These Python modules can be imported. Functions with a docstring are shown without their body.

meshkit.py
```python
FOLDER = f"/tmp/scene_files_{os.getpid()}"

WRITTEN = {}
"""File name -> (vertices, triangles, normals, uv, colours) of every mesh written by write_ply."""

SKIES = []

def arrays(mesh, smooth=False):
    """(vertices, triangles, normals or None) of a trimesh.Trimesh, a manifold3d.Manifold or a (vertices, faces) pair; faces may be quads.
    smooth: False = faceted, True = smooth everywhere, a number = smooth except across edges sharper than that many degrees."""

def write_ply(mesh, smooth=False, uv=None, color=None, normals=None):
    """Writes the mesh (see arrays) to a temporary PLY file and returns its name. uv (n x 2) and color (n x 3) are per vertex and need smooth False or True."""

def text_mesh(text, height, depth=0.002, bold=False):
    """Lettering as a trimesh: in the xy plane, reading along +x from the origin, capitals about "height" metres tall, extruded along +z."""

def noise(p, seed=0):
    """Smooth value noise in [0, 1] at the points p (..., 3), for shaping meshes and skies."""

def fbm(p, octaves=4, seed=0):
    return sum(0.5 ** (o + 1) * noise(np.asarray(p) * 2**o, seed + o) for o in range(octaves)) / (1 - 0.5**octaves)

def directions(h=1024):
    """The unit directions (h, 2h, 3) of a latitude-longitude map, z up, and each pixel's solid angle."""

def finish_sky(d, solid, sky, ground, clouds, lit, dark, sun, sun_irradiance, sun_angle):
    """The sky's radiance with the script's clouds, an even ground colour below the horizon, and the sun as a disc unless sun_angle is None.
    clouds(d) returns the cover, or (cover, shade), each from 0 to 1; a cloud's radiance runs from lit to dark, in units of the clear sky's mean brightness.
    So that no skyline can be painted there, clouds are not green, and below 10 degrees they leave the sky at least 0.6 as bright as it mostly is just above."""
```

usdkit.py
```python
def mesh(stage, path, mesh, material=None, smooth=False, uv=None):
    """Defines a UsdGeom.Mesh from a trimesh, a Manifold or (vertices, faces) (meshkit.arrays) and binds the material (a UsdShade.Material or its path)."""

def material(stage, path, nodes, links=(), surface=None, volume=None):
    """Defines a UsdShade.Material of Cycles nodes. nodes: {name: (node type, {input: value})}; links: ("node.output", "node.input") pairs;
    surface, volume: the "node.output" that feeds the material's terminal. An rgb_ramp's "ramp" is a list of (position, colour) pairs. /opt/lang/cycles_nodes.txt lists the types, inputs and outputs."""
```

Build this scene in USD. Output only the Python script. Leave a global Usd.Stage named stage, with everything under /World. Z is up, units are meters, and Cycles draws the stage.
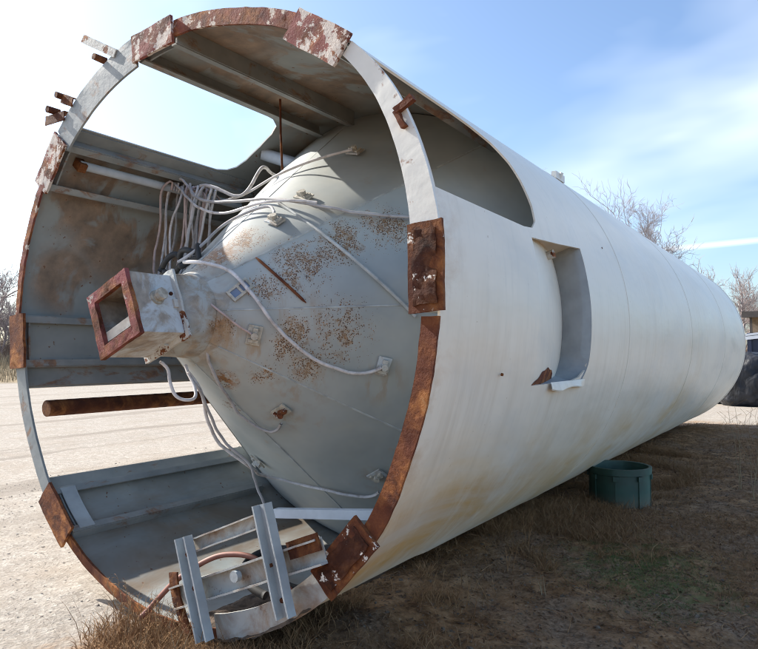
import math, random
import numpy as np, trimesh, usdkit, meshkit
import manifold3d as m3
from pxr import Usd, UsdGeom, UsdLux, UsdShade, Gf, Sdf, Vt

stage = Usd.Stage.CreateInMemory()
UsdGeom.SetStageUpAxis(stage, UsdGeom.Tokens.z)
UsdGeom.SetStageMetersPerUnit(stage, 1.0)
UsdGeom.Xform.Define(stage, '/World')
UsdGeom.Scope.Define(stage, '/World/Looks')

# ------------------------------------------------------------------ camera, sky, sun
YAW, PITCH, ROLL = 0.602, 0.0468, -0.0026
CAM = np.array([3.19, -2.47, 1.587])
fw = np.array([-math.sin(YAW) * math.cos(PITCH), math.cos(YAW) * math.cos(PITCH), math.sin(PITCH)])
rt0 = np.array([math.cos(YAW), math.sin(YAW), 0]); up0 = np.cross(rt0, fw)
rt = rt0 * math.cos(ROLL) + up0 * math.sin(ROLL); up = -rt0 * math.sin(ROLL) + up0 * math.cos(ROLL)
cam = UsdGeom.Camera.Define(stage, '/World/camera')
cam.AddTransformOp().Set(Gf.Matrix4d(*rt, 0, *up, 0, *(-fw), 0, *CAM, 1))
cam.CreateHorizontalApertureAttr(36.0); cam.CreateVerticalApertureAttr(36.0 * 877 / 1024)
cam.CreateFocalLengthAttr(36.0 * 645 / 758)
cam.CreateClippingRangeAttr(Gf.Vec2f(0.05, 3000))
cam.CreateExposureAttr(1.32)

SUN = np.array([-0.793, -0.072, 0.615]); SUN /= np.linalg.norm(SUN)
SUN_EL, SUN_ROT = math.asin(SUN[2]), math.atan2(SUN[0], SUN[1])
sky_nodes = {
    'sky': ('sky_texture', {'sky_type': 'single_scattering', 'sun_disc': False, 'sun_elevation': SUN_EL, 'sun_rotation': SUN_ROT,
                            'altitude': 250.0, 'air_density': 1.0, 'aerosol_density': 2.2, 'ozone_density': 1.2}),
    'tc': ('texture_coordinate', {}),
    # thin cirrus, drawn out along one direction
    'map': ('mapping', {'rotation': (0.25, 0.35, 0.5), 'scale': (1.1, 3.6, 4.2)}),
    'n1': ('noise_texture', {'scale': 1.15, 'detail': 3.5, 'roughness': 0.55, 'distortion': 0.5}),
    'r1': ('map_range', {'from_min': 0.52, 'from_max': 0.95, 'to_min': 0.0, 'to_max': 0.45, 'clamp': True}),
    'tint': ('mix_color', {'blend_type': 'multiply', 'fac': 1.0, 'b': (.91, 1.0, 1.08)}),
    'm1': ('mix_color', {'b': (7.2, 7.5, 7.9)}),
    'bg': ('background_shader', {'strength': 0.095}),
}
# two cirrus streaks and a contrail: bands along great circles (normal n), softly limited in azimuth
links = [('tc.generated', 'map.vector'), ('map.vector', 'n1.vector'), ('n1.fac', 'r1.value'), ('r1.result', 'm1.fac'), ('sky.color', 'tint.a'), ('tint.result', 'm1.a')]
def pix_dir(px, py):
    d = fw + rt * (px - 379) / 645 - up * (py - 324.5) / 645
    return d / np.linalg.norm(d)
prev = 'm1.result'
for k, (a, b, w, soft, amt) in enumerate([((560, 182), (790, 88), 0.04, 0.06, 0.6), ((662, 250), (790, 237), 0.0028, 0.0025, 0.6)]):
    A, B = pix_dir(*a), pix_dir(*b); n = np.cross(A, B); n /= np.linalg.norm(n)
    mid = pix_dir(860, (a[1] + (b[1] - a[1]) * (860 - a[0]) / (b[0] - a[0])))
    sky_nodes.update({
        f'dn{k}': ('vector_math', {'math_type': 'dot_product', 'vector2': tuple(n if k else n)}),
        f'ab{k}': ('math', {'math_type': 'absolute'}),
        f'bd{k}': ('map_range', {'from_min': w + soft, 'from_max': max(w - soft, 0.0), 'to_min': 0.0, 'to_max': 1.0, 'clamp': True}),
        f'dm{k}': ('vector_math', {'math_type': 'dot_product', 'vector2': tuple(mid)}),
        f'lm{k}': ('map_range', {'from_min': 0.90 if k == 0 else 0.945, 'from_max': 0.985 if k == 0 else 0.97, 'to_min': 0.0, 'to_max': 1.0, 'clamp': True}),
        f'mp{k}': ('mapping', {'rotation': (0.1, 0.2, 0.9), 'scale': (2.2, 7.0, 7.0)}),
        f'nz{k}': ('noise_texture', {'scale': 1.6, 'detail': 3.0, 'roughness': 0.5}),
        f'nr{k}': ('map_range', {'from_min': 0.28, 'from_max': 0.72, 'to_min': 0.15, 'to_max': 1.0, 'clamp': True}),
        f'x{k}': ('math', {'math_type': 'multiply'}), f'y{k}': ('math', {'math_type': 'multiply'}),
        f'z{k}': ('math', {'math_type': 'multiply', 'value2': amt}),
        f'mm{k}': ('mix_color', {'b': (7.6, 7.8, 8.0)})})
    links += [('tc.generated', f'dn{k}.vector1'), (f'dn{k}.value', f'ab{k}.value1'), (f'ab{k}.value', f'bd{k}.value'),
              ('tc.generated', f'dm{k}.vector1'), (f'dm{k}.value', f'lm{k}.value'),
              ('tc.generated', f'mp{k}.vector'), (f'mp{k}.vector', f'nz{k}.vector'), (f'nz{k}.fac', f'nr{k}.value'),
              (f'bd{k}.result', f'x{k}.value1'), (f'lm{k}.result', f'x{k}.value2'), (f'x{k}.value', f'y{k}.value1'), (f'nr{k}.result', f'y{k}.value2'),
              (f'y{k}.value', f'z{k}.value1'), (f'z{k}.value', f'mm{k}.fac'), (prev, f'mm{k}.a')]
    prev = f'mm{k}.result'
links.append((prev, 'bg.color'))
skym = usdkit.material(stage, '/World/Looks/sky', sky_nodes, links, surface='bg.background')
dome = UsdLux.DomeLight.Define(stage, '/World/sky'); dome.CreateIntensityAttr(1.0)
UsdShade.MaterialBindingAPI.Apply(dome.GetPrim()).Bind(skym)
dome.GetPrim().SetCustomDataByKey('kind', 'structure')
sun = UsdLux.DistantLight.Define(stage, '/World/sun')
sun.CreateNormalizeAttr(True); sun.CreateIntensityAttr(1.12); sun.CreateAngleAttr(0.53); sun.CreateColorAttr(Gf.Vec3f(1.0, 0.95, 0.87))
zx = SUN; xx = np.cross([0, 0, 1.0], zx); xx /= np.linalg.norm(xx); yx = np.cross(zx, xx)
sun.AddTransformOp().Set(Gf.Matrix4d(*xx, 0, *yx, 0, *zx, 0, 0, 0, 30, 1))

# ------------------------------------------------------------------ helpers
rng = np.random.default_rng(7); random.seed(7)
TAU = 2 * math.pi
used = {}
def numbered(path):
    k = used.get(path, -1) + 1; used[path] = k
    return path if k == 0 else f'{path}_{k:03d}'
def tag(prim, label=None, cat=None, group=None, kind=None):
    for key, val in (('label', label), ('category', cat), ('group', group), ('kind', kind)):
        if val: prim.SetCustomDataByKey(key, val)
    return prim
def thing(name, label, cat, loc=(0, 0, 0), group=None):
    x = UsdGeom.Xform.Define(stage, numbered('/World/' + name)); x.AddTranslateOp().Set(Gf.Vec3d(*map(float, loc)))
    p = tag(x.GetPrim(), label, cat, group); OFF[str(p.GetPath())] = np.array(loc, float)
    return p
OFF = {}
def obj(name, mesh, mat, parent=None, smooth=30, label=None, normals=None):
    """One Mesh prim; vertices given in world space, stored relative to the parent's place."""
    base = str(parent.GetPath()) if parent is not None else '/World'
    path = numbered(base + '/' + name)
    v, f, n = meshkit.arrays(mesh, smooth)
    if normals is not None: n = normals(v, n)
    o = OFF.get(base, np.zeros(3)); OFF[path] = o
    m = UsdGeom.Mesh.Define(stage, path)
    m.CreatePointsAttr(Vt.Vec3fArray.FromNumpy((v - o).astype(np.float32)))
    m.CreateFaceVertexCountsAttr(Vt.IntArray.FromNumpy(np.full(len(f), 3, np.int32)))
    m.CreateFaceVertexIndicesAttr(Vt.IntArray.FromNumpy(f.astype(np.int32).ravel()))
    m.CreateSubdivisionSchemeAttr('none')
    if n is not None:
        m.CreateNormalsAttr(Vt.Vec3fArray.FromNumpy(np.asarray(n).astype(np.float32))); m.SetNormalsInterpolation('vertex')
    UsdShade.MaterialBindingAPI.Apply(m.GetPrim()).Bind(mat)
    if label: m.GetPrim().SetCustomDataByKey('label', label)
    return m.GetPrim()
def cat(*ms): return trimesh.util.concatenate([trimesh.Trimesh(*(m if isinstance(m, tuple) else (m.vertices, m.faces)), process=False) for m in ms])
def grid(P, closed_u=False, closed_v=False):
    """P: (nu, nv, 3) points -> trimesh"""
    nu, nv = P.shape[:2]
    iu, iv = np.meshgrid(np.arange(nu if closed_u else nu - 1), np.arange(nv if closed_v else nv - 1), indexing='ij')
    a = iu * nv + iv; b = ((iu + 1) % nu) * nv + iv; c = ((iu + 1) % nu) * nv + (iv + 1) % nv; d = iu * nv + (iv + 1) % nv
    f = np.stack([np.stack([a, b, c], -1), np.stack([a, c, d], -1)]).reshape(-1, 3)
    return trimesh.Trimesh(P.reshape(-1, 3), f, process=False)
def frame(d, ref=(0, 0, 1)):
    d = np.asarray(d, float); d = d / np.linalg.norm(d)
    r = np.asarray(ref, float)
    if abs(d @ r) > .95: r = np.array([1.0, 0, 0]) if abs(d[0]) < .9 else np.array([0, 1.0, 0])
    u = np.cross(r, d); u /= np.linalg.norm(u); return d, u, np.cross(d, u)
def spline(pts, n=40):
    from scipy.interpolate import CubicSpline
    p = np.asarray(pts, float); t = np.r_[0, np.cumsum(np.linalg.norm(np.diff(p, axis=0), axis=1))]
    return CubicSpline(t, p)(np.linspace(0, t[-1], n))
def tube(pts, rad, sides=8, caps=True):
    p = np.asarray(pts, float); n = len(p); rad = np.broadcast_to(np.asarray(rad, float), (n,))
    t = np.gradient(p, axis=0); t /= np.linalg.norm(t, axis=1, keepdims=True)
    _, u, _ = frame(t[0]); rings = []
    for i in range(n):
        u = u - (u @ t[i]) * t[i]; u /= np.linalg.norm(u); w = np.cross(t[i], u)
        a = np.arange(sides) / sides * TAU
        rings.append(p[i] + rad[i] * (np.cos(a)[:, None] * u + np.sin(a)[:, None] * w))
    g = grid(np.array(rings), closed_v=True)
    if not caps: return g
    v = np.vstack([g.vertices, p[0], p[-1]]); k = n * sides; e = []
    for j in range(sides):
        e += [[k, (j + 1) % sides, j], [k + 1, (n - 1) * sides + j, (n - 1) * sides + (j + 1) % sides]]
    g = trimesh.Trimesh(v, np.vstack([g.faces, e]), process=False); 
    if g.volume < 0: g.invert()
    return g
def box(c, ax, size):
    """box at centre c, ax = three axis vectors, size = full sizes"""
    ax = np.array([np.asarray(a, float) / np.linalg.norm(a) for a in ax]); s = np.asarray(size, float) / 2
    m = trimesh.creation.box(extents=[1, 1, 1]); v = np.asarray(m.vertices) * 2
    m = trimesh.Trimesh(np.asarray(c, float) + (v * s) @ ax, m.faces, process=False)
    if m.volume < 0: m.invert()
    return m
def bar(a, b, w, h, up=(0, 1, 0)):
    a, b = np.asarray(a, float), np.asarray(b, float); d = b - a; L = np.linalg.norm(d); d /= L
    u = np.asarray(up, float); u = u - (u @ d) * d; u /= np.linalg.norm(u)
    return box((a + b) / 2, (d, np.cross(u, d), u), (L, w, h))
def channel(a, b, w, depth, t, up):
    """channel section from a to b: web of width w, two flanges standing along +up by depth"""
    a, b = np.asarray(a, float), np.asarray(b, float); d = (b - a) / np.linalg.norm(b - a)
    u = np.asarray(up, float); u = u - (u @ d) * d; u /= np.linalg.norm(u); s = np.cross(u, d)
    return cat(bar(a, b, w, t, u), bar(a + s * (w / 2 - t / 2) + u * (depth / 2 + t / 2), b + s * (w / 2 - t / 2) + u * (depth / 2 + t / 2), t, depth, u),
               bar(a - s * (w / 2 - t / 2) + u * (depth / 2 + t / 2), b - s * (w / 2 - t / 2) + u * (depth / 2 + t / 2), t, depth, u))
def rough(m, amp, scale, seed=0, sub=None):
    """subdivide and displace: ragged, corroded steel"""
    if sub:
        v, f = trimesh.remesh.subdivide_to_size(m.vertices, m.faces, sub, max_iter=12)
        m = trimesh.Trimesh(v, f, process=False); m.merge_vertices()
    v = np.asarray(m.vertices)
    d = np.stack([meshkit.fbm(v * scale + 7.1 * k, 3, seed + 13 * k) for k in range(3)], -1) - .5
    return trimesh.Trimesh(v + 2 * amp * d, m.faces, process=False)

# ------------------------------------------------------------------ materials
def M(name, nodes, links, surface='p.BSDF'):
    return usdkit.material(stage, '/World/Looks/' + name, nodes, links, surface=surface)
def plain(name, col, rough_=.5, var=.25, scale=6, metallic=0.0, spec=.5, bump=.0, bscale=60):
    c = np.array(col)
    nodes = {'g': ('geometry', {}), 'n': ('noise_texture', {'scale': float(scale), 'detail': 5.0, 'roughness': .6}),
             'r': ('rgb_ramp', {'ramp': [(.3, tuple(c * (1 - var))), (.7, tuple(np.minimum(c * (1 + var), .95)))]}),
             'p': ('principled_bsdf', {'roughness': rough_, 'metallic': metallic, 'specular_ior_level': spec})}
    links = [('g.position', 'n.vector'), ('n.fac', 'r.fac'), ('r.color', 'p.base_color')]
    if bump:
        nodes['bn'] = ('noise_texture', {'scale': float(bscale), 'detail': 4.0}); nodes['b'] = ('bump', {'strength': bump, 'distance': .01})
        links += [('g.position', 'bn.vector'), ('bn.fac', 'b.height'), ('b.normal', 'p.normal')]
    return M(name, nodes, links)
class NB:
    """small node builder"""
    def __init__(s): s.n, s.l, s.k = {}, [], 0
    def add(s, kind, ins=None, **src):
        nm = f'{kind}{s.k}'; s.k += 1; s.n[nm] = (kind, dict(ins or {}))
        for k, v in src.items(): s.l.append((v, f'{nm}.{k}'))
        return nm
    def pos(s):
        if not hasattr(s, 'g'): s.g = s.add('geometry')
        return s.g + '.position'
    def noise(s, scale, detail=4, rough=.55, stretch=None, dist=0.0, loc=(0, 0, 0)):
        vec = s.pos()
        if stretch or any(loc): vec = s.add('mapping', {'scale': tuple(stretch or (1, 1, 1)), 'location': tuple(loc)}, vector=vec) + '.vector'
        return s.add('noise_texture', {'scale': float(scale), 'detail': float(detail), 'roughness': rough, 'distortion': dist}, vector=vec) + '.fac'
    def rng(s, src, a, b, lo=0.0, hi=1.0, kind='linear'):
        return s.add('map_range', {'from_min': float(a), 'from_max': float(b), 'to_min': float(lo), 'to_max': float(hi), 'clamp': True, 'range_type': kind}, value=src) + '.result'
    def math(s, op, a, b=None, c=None):
        ins, src = {'math_type': op}, {}
        for k, v in (('value1', a), ('value2', b), ('value3', c)):
            if v is None: continue
            if isinstance(v, str): src[k] = v
            else: ins[k] = float(v)
        return s.add('math', ins, **src) + '.value'
    def mix(s, fac, a, b, blend='mix'):
        ins, src = {'blend_type': blend}, {}
        for k, v in (('fac', fac), ('a', a), ('b', b)):
            if isinstance(v, str): src[k] = v
            elif k == 'fac': ins[k] = float(v)
            else: ins[k] = tuple(map(float, v))
        return s.add('mix_color', ins, **src) + '.result'
    def ramp(s, src, stops): return s.add('rgb_ramp', {'ramp': stops}, fac=src) + '.color'
    def spots(s, centres, radius):
        """1 at each centre falling to 0 at its radius"""
        out = None
        for c, r in zip(centres, np.broadcast_to(radius, (len(centres),))):
            d = s.add('vector_math', {'math_type': 'distance', 'vector2': tuple(map(float, c))}, vector1=s.pos()) + '.value'
            w = s.rng(d, r, 0, 0, 1)
            out = w if out is None else s.math('maximum', out, w)
        return out
    def z(s):
        if not hasattr(s, 'sep'): s.sep = s.add('separate_xyz', vector=s.pos())
        return s.sep
    def done(s, name, color, rough=.5, bump=None, bstr=.3, bdist=.01, spec=.5, metallic=0.0):
        ins, src = {'specular_ior_level': spec, 'metallic': metallic}, {}
        for k, v in (('base_color', color), ('roughness', rough)):
            if isinstance(v, str): src[k] = v
            else: ins[k] = v if np.ndim(v) else float(v)
        if bump:
            b = s.add('bump', {'strength': bstr, 'distance': bdist}, height=bump); src['normal'] = b + '.normal'
        p = s.add('principled_bsdf', ins, **src)
        return usdkit.material(stage, '/World/Looks/' + name, s.n, s.l, surface=p + '.BSDF')

R = 1.83
RUST = [(.3, (.035, .014, .010)), (.42, (.10, .034, .016)), (.52, (.21, .075, .026)), (.62, (.36, .145, .045)), (.74, (.46, .25, .11))]
STAINS = [(1.43, .22, .69), (1.50, .50, .77), (1.47, .97, .74), (1.50, 1.5, .78), (1.36, 2.8, .60), (1.38, 4.2, .62), (1.3, 6.6, .55)]
def paint_shell():
    b = NB(); z = b.z()
    streak = b.noise(2.2, 5, .6, (1.2, .35, 1.2))
    col = b.ramp(streak, [(.3, (.575, .53, .44)), (.5, (.63, .585, .495)), (.72, (.66, .615, .52))])
    run = b.noise(5.5, 5, .6, (.7, 3.2, .5))                         # drip streaks running round the barrel
    col = b.mix(b.rng(run, .52, .76, 0, .30), col, (.43, .415, .36))
    low = b.rng(z + '.z', 1.25, .15)                                 # splashed soil near the ground
    stain = b.math('multiply', low, b.rng(b.noise(1.9, 6, .65, (1.0, .9, .8), .6), .42, .62))
    col = b.mix(b.math('multiply', stain, .8), col, (.44, .33, .19))
    sp = b.spots(STAINS, [.55, .6, .6, .6, .8, 1.0, 1.6])
    st2 = b.math('multiply', b.rng(sp, .05, .9), b.rng(b.noise(2.6, 6, .65, (1, .45, 1)), .36, .60))
    col = b.mix(b.math('multiply', st2, .9), col, (.47, .325, .15))
    zz = b.math('add', z + '.z', b.math('multiply', b.math('subtract', b.noise(1.7, 4, .55), .5), .28))
    band = b.math('multiply', b.math('multiply', b.rng(zz, .92, .76), b.rng(zz, .36, .58)), b.math('multiply', b.rng(z + '.y', 3.0, .8), b.rng(b.noise(3.2, 6, .68, (.5, 1.6, .5), .4), .30, .60)))
    col = b.mix(b.math('minimum', b.math('multiply', band, 1.35), .92), col, (.41, .25, .09))
    wash = b.spots([(1.76, .45, 1.2), (1.7, 1.7, 1.25), (1.78, 2.9, 1.3), (1.6, .5, .9), (1.7, 4.4, 1.2), (1.72, 7.0, 1.3)], [.9, .55, .9, .9, 1.2, 1.6])
    wm = b.math('multiply', b.rng(wash, .0, .8), b.rng(b.noise(3.4, 6, .65, (.6, 2.6, .28), .3, (1, 4, 2)), .45, .70))
    col = b.mix(b.math('multiply', wm, .5), col, (.44, .37, .27))
    edge_r = b.math('multiply', b.rng(z + '.y', .30, .0), b.rng(b.noise(5, 6, .7, (1, .6, 1), .5), .47, .66))
    col = b.mix(b.math('multiply', edge_r, .55), col, (.40, .25, .13))
    scr = b.rng(b.noise(11, 4, .6, (.35, 1.6, 1.6), 0, (7, 1, 3)), .70, .74)
    col = b.mix(b.math('multiply', scr, .35), col, (.36, .345, .32))
    fle = b.rng(b.noise(34, 2, .5), .73, .78)
    col = b.mix(b.math('multiply', fle, .5), col, (.25, .17, .10))
    grime = b.math('multiply', b.rng(b.noise(1.1, 6, .7, (1, .5, 1), 1.0), .48, .70), .55)
    col = b.mix(grime, col, (.48, .475, .44))
    dent = b.math('add', b.math('add', b.noise(.9, 2, .4, (1, .6, 1)), b.math('multiply', b.noise(2.6, 3, .5, (1, .45, 1.3)), .22)), b.math('multiply', b.noise(260, 2), .008))
    return b.done('shell_paint', col, b.rng(streak, .3, .7, .32, .45), dent, .42, .09, spec=.45)
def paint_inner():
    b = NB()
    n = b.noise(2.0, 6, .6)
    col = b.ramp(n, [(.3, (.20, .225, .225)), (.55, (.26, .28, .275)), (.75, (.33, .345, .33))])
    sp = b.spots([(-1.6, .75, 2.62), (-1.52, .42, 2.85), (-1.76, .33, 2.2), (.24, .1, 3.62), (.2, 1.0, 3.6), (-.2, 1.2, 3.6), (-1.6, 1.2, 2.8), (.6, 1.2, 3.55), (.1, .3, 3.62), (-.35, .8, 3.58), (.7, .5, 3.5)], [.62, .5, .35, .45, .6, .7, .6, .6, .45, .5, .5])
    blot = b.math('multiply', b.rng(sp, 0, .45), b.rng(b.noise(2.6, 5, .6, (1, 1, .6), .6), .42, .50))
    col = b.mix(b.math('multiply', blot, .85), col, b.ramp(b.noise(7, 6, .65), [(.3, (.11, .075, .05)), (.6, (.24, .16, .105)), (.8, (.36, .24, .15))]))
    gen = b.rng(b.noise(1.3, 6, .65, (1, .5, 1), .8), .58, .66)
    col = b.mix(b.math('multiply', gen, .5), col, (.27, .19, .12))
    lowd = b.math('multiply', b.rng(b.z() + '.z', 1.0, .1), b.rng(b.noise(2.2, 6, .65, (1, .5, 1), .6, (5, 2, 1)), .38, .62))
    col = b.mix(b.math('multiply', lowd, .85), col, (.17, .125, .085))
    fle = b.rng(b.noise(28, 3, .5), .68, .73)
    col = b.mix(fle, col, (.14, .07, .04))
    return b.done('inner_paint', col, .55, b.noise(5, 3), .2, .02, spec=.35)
def paint_beam():
    b = NB()
    n = b.noise(3.0, 6, .6)
    col = b.ramp(n, [(.3, (.17, .19, .195)), (.6, (.25, .265, .262)), (.8, (.33, .34, .32))])
    ru = b.rng(b.noise(6.0, 6, .7, (1, .45, 1), .5), .55, .63)
    col = b.mix(b.math('multiply', ru, .8), col, b.ramp(b.noise(20, 4), [(.3, (.12, .06, .035)), (.7, (.27, .14, .07))]))
    return b.done('beam_paint', col, .55, b.noise(30, 3), .2, .006, spec=.35)
def paint_ring():
    b = NB()
    n = b.noise(3.0, 6, .6)
    col = b.ramp(n, [(.3, (.54, .54, .50)), (.7, (.64, .635, .59))])
    ru = b.rng(b.noise(7.0, 6, .7), .60, .66)
    col = b.mix(ru, col, b.ramp(b.noise(24, 4), [(.3, (.14, .055, .025)), (.7, (.34, .16, .07))]))
    return b.done('ring_paint', col, .45, b.noise(40, 3), .15, .004)
def rusty(name, keep=.0, keepcol=(.62, .6, .55), dark=1.0, scale=9, pink=0.0):
    b = NB()
    n = b.noise(scale, 8, .68, dist=.4)
    col = b.ramp(n, [(p, tuple(np.array(c) * dark)) for p, c in RUST])
    big = b.rng(b.noise(3.2, 4, .6), .42, .62)
    col = b.mix(b.math('multiply', big, .78), col, tuple(np.array((.105, .032, .018)) * dark))
    if pink: col = b.mix(b.math('multiply', b.rng(b.noise(5.5, 5, .6), .42, .6), pink), col, (.24, .075, .075))
    if keep: 
        k = b.rng(b.noise(scale * .8, 7, .72, loc=(3, 1, 5)), .64 - keep * .2, .66 - keep * .2)
        col = b.mix(k, col, keepcol)
    return b.done(name, col, .85, b.noise(45, 6, .7), .7, .012, spec=.2)
def cone_paint():
    b = NB()
    n = b.noise(1.7, 6, .6)
    col = b.ramp(n, [(.3, (.275, .295, .285)), (.55, (.345, .36, .345)), (.75, (.42, .425, .395))])
    g = b.rng(b.noise(2.4, 6, .65, dist=.7), .5, .72)
    col = b.mix(b.math('multiply', g, .35), col, (.40, .38, .31))
    dots = [(.558, .48, 1.70), (.50, .427, 1.64), (.57, .556, 1.52), (.264, .132, 1.747), (.127, .298, 1.433), (.085, .27, 2.214), (.531, .535, 2.145), (.66, .777, 2.32), (.42, .34, 2.0), (.345, .40, 1.464), (.835, 1.03, 2.44), (.13, .41, 2.32), (.70, .72, 1.75), (-.05, .45, 1.2)]
    rad = [.20, .16, .18, .13, .13, .24, .30, .28, .16, .13, .26, .25, .3, .16]
    clus = b.spots(dots, rad)
    clus = b.math('multiply', clus, b.rng(b.noise(7.5, 5, .65, dist=.8), .34, .60, .2, 1.55))
    base = b.math('multiply', b.noise(3.0, 3), .16)
    dens = b.math('add', clus, base)
    vor = b.add('voronoi_texture', {'feature': 'f1', 'scale': 105.0, 'randomness': 1.0}, vector=b.pos())
    vr = b.add('separate_color', color=vor + '.color')
    thr = b.math('multiply', b.math('subtract', dens, b.math('multiply', vr + '.r', .78)), 1.0)
    thr = b.math('minimum', thr, .52)
    dot = b.rng(b.math('subtract', thr, vor + '.distance'), 0, .05)
    col = b.mix(b.math('multiply', b.rng(clus, .25, .9), .30), col, (.40, .30, .19))
    # burnt-through patches in the densest clusters
    core = b.math('multiply', b.rng(b.spots([(.264, .132, 1.747), (.127, .298, 1.433), (.085, .27, 2.214)], [.12, .13, .2]), .2, .75), b.rng(b.noise(26, 5, .65), .40, .52))
    col = b.mix(core, col, (.24, .115, .045))
    col = b.mix(dot, col, b.ramp(vr + '.g', [(0, (.05, .028, .018)), (.6, (.13, .06, .028)), (1, (.30, .15, .06))]))
    blo = b.math('multiply', b.rng(clus, .35, .95), b.rng(b.noise(19, 6, .7, dist=.6), .50, .58))
    col = b.mix(b.math('multiply', blo, .75), col, b.ramp(b.noise(40, 4), [(.3, (.10, .05, .025)), (.7, (.30, .17, .075))]))
    rt = b.math('multiply', b.rng(b.spots([(.08, .02, 2.07), (.27, .04, 1.92), (.24, .05, 1.66), (.02, .05, 1.58)], [.26, .24, .26, .24]), .1, .7), b.rng(b.noise(9, 7, .68, dist=.6), .42, .56))
    col = b.mix(b.math('multiply', rt, .8), col, b.ramp(b.noise(22, 5), [(.3, (.15, .10, .06)), (.7, (.34, .26, .17))]))
    rs = b.math('multiply', b.rng(b.spots([(.389, .287, 1.62), (.889, .92, 1.40), (.31, .607, 1.14), (.6, 1.27, .66), (.56, .5, 1.35), (.27, .2, 1.65), (.55, .47, 1.85)], [.16, .2, .2, .2, .3, .22, .2]), 0, .7), b.rng(b.noise(10, 5, .6, (1.5, 1.5, .3)), .47, .62))
    col = b.mix(b.math('multiply', rs, .6), col, (.30, .20, .11))
    run = b.rng(b.noise(8, 5, .6, (1, 1, .35)), .63, .74)
    col = b.mix(b.math('multiply', run, .35), col, (.36, .25, .15))
    dent = b.math('add', b.noise(2.4, 2), b.math('multiply', dot, -.08))
    return b.done('cone_paint', col, .48, dent, .3, .02, spec=.4)

SHELL, INNER, BEAM, RING, CONE = paint_shell(), paint_inner(), paint_beam(), paint_ring(), cone_paint()
RUST_PAD = rusty('rust_pad', keep=.25, dark=.75)
RUST_PINK = rusty('rust_pad_pale', keep=.7, keepcol=(.52, .46, .41), pink=.7, dark=.8)
RUST_RIM = rusty('rust_rim', keep=.3, keepcol=(.50, .44, .38), pink=.5, dark=.9)
RUST_EDGE = rusty('rust_edge', keep=.0, dark=.95, scale=10)
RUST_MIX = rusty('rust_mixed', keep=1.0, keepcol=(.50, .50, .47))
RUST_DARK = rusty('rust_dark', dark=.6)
PRIMER = rusty('red_primer', keep=.35, keepcol=(.42, .36, .32), pink=1.0, dark=.8)
SPOUT = None
def spout_paint():
    b = NB()
    col = b.ramp(b.noise(3, 5), [(.3, (.40, .44, .46)), (.7, (.52, .55, .56))])
    d = b.rng(b.noise(5.0, 7, .68, dist=.6), .44, .56)
    col = b.mix(b.math('multiply', d, .8), col, b.ramp(b.noise(18, 5), [(.3, (.16, .115, .075)), (.7, (.38, .31, .23))]))
    return b.done('spout_paint', col, .6, b.noise(30, 4), .3, .008)
SPOUT = spout_paint()
def worn_beam():
    b = NB(); n = b.noise(3.0, 6, .6)
    col = b.ramp(n, [(.3, (.33, .345, .335)), (.6, (.42, .43, .41)), (.8, (.48, .48, .45))])
    ru = b.rng(b.noise(4.5, 6, .68, dist=.6), .44, .66)
    col = b.mix(b.math('multiply', ru, .85), col, b.ramp(b.noise(18, 5), [(.3, (.15, .085, .05)), (.7, (.33, .215, .13))]))
    core = b.rng(b.noise(9, 6, .7, loc=(2, 0, 4)), .60, .68)
    col = b.mix(core, col, (.13, .06, .032))
    return b.done('worn_beam', col, .65, b.noise(35, 4), .3, .006, spec=.3)
WORN = worn_beam()
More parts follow.
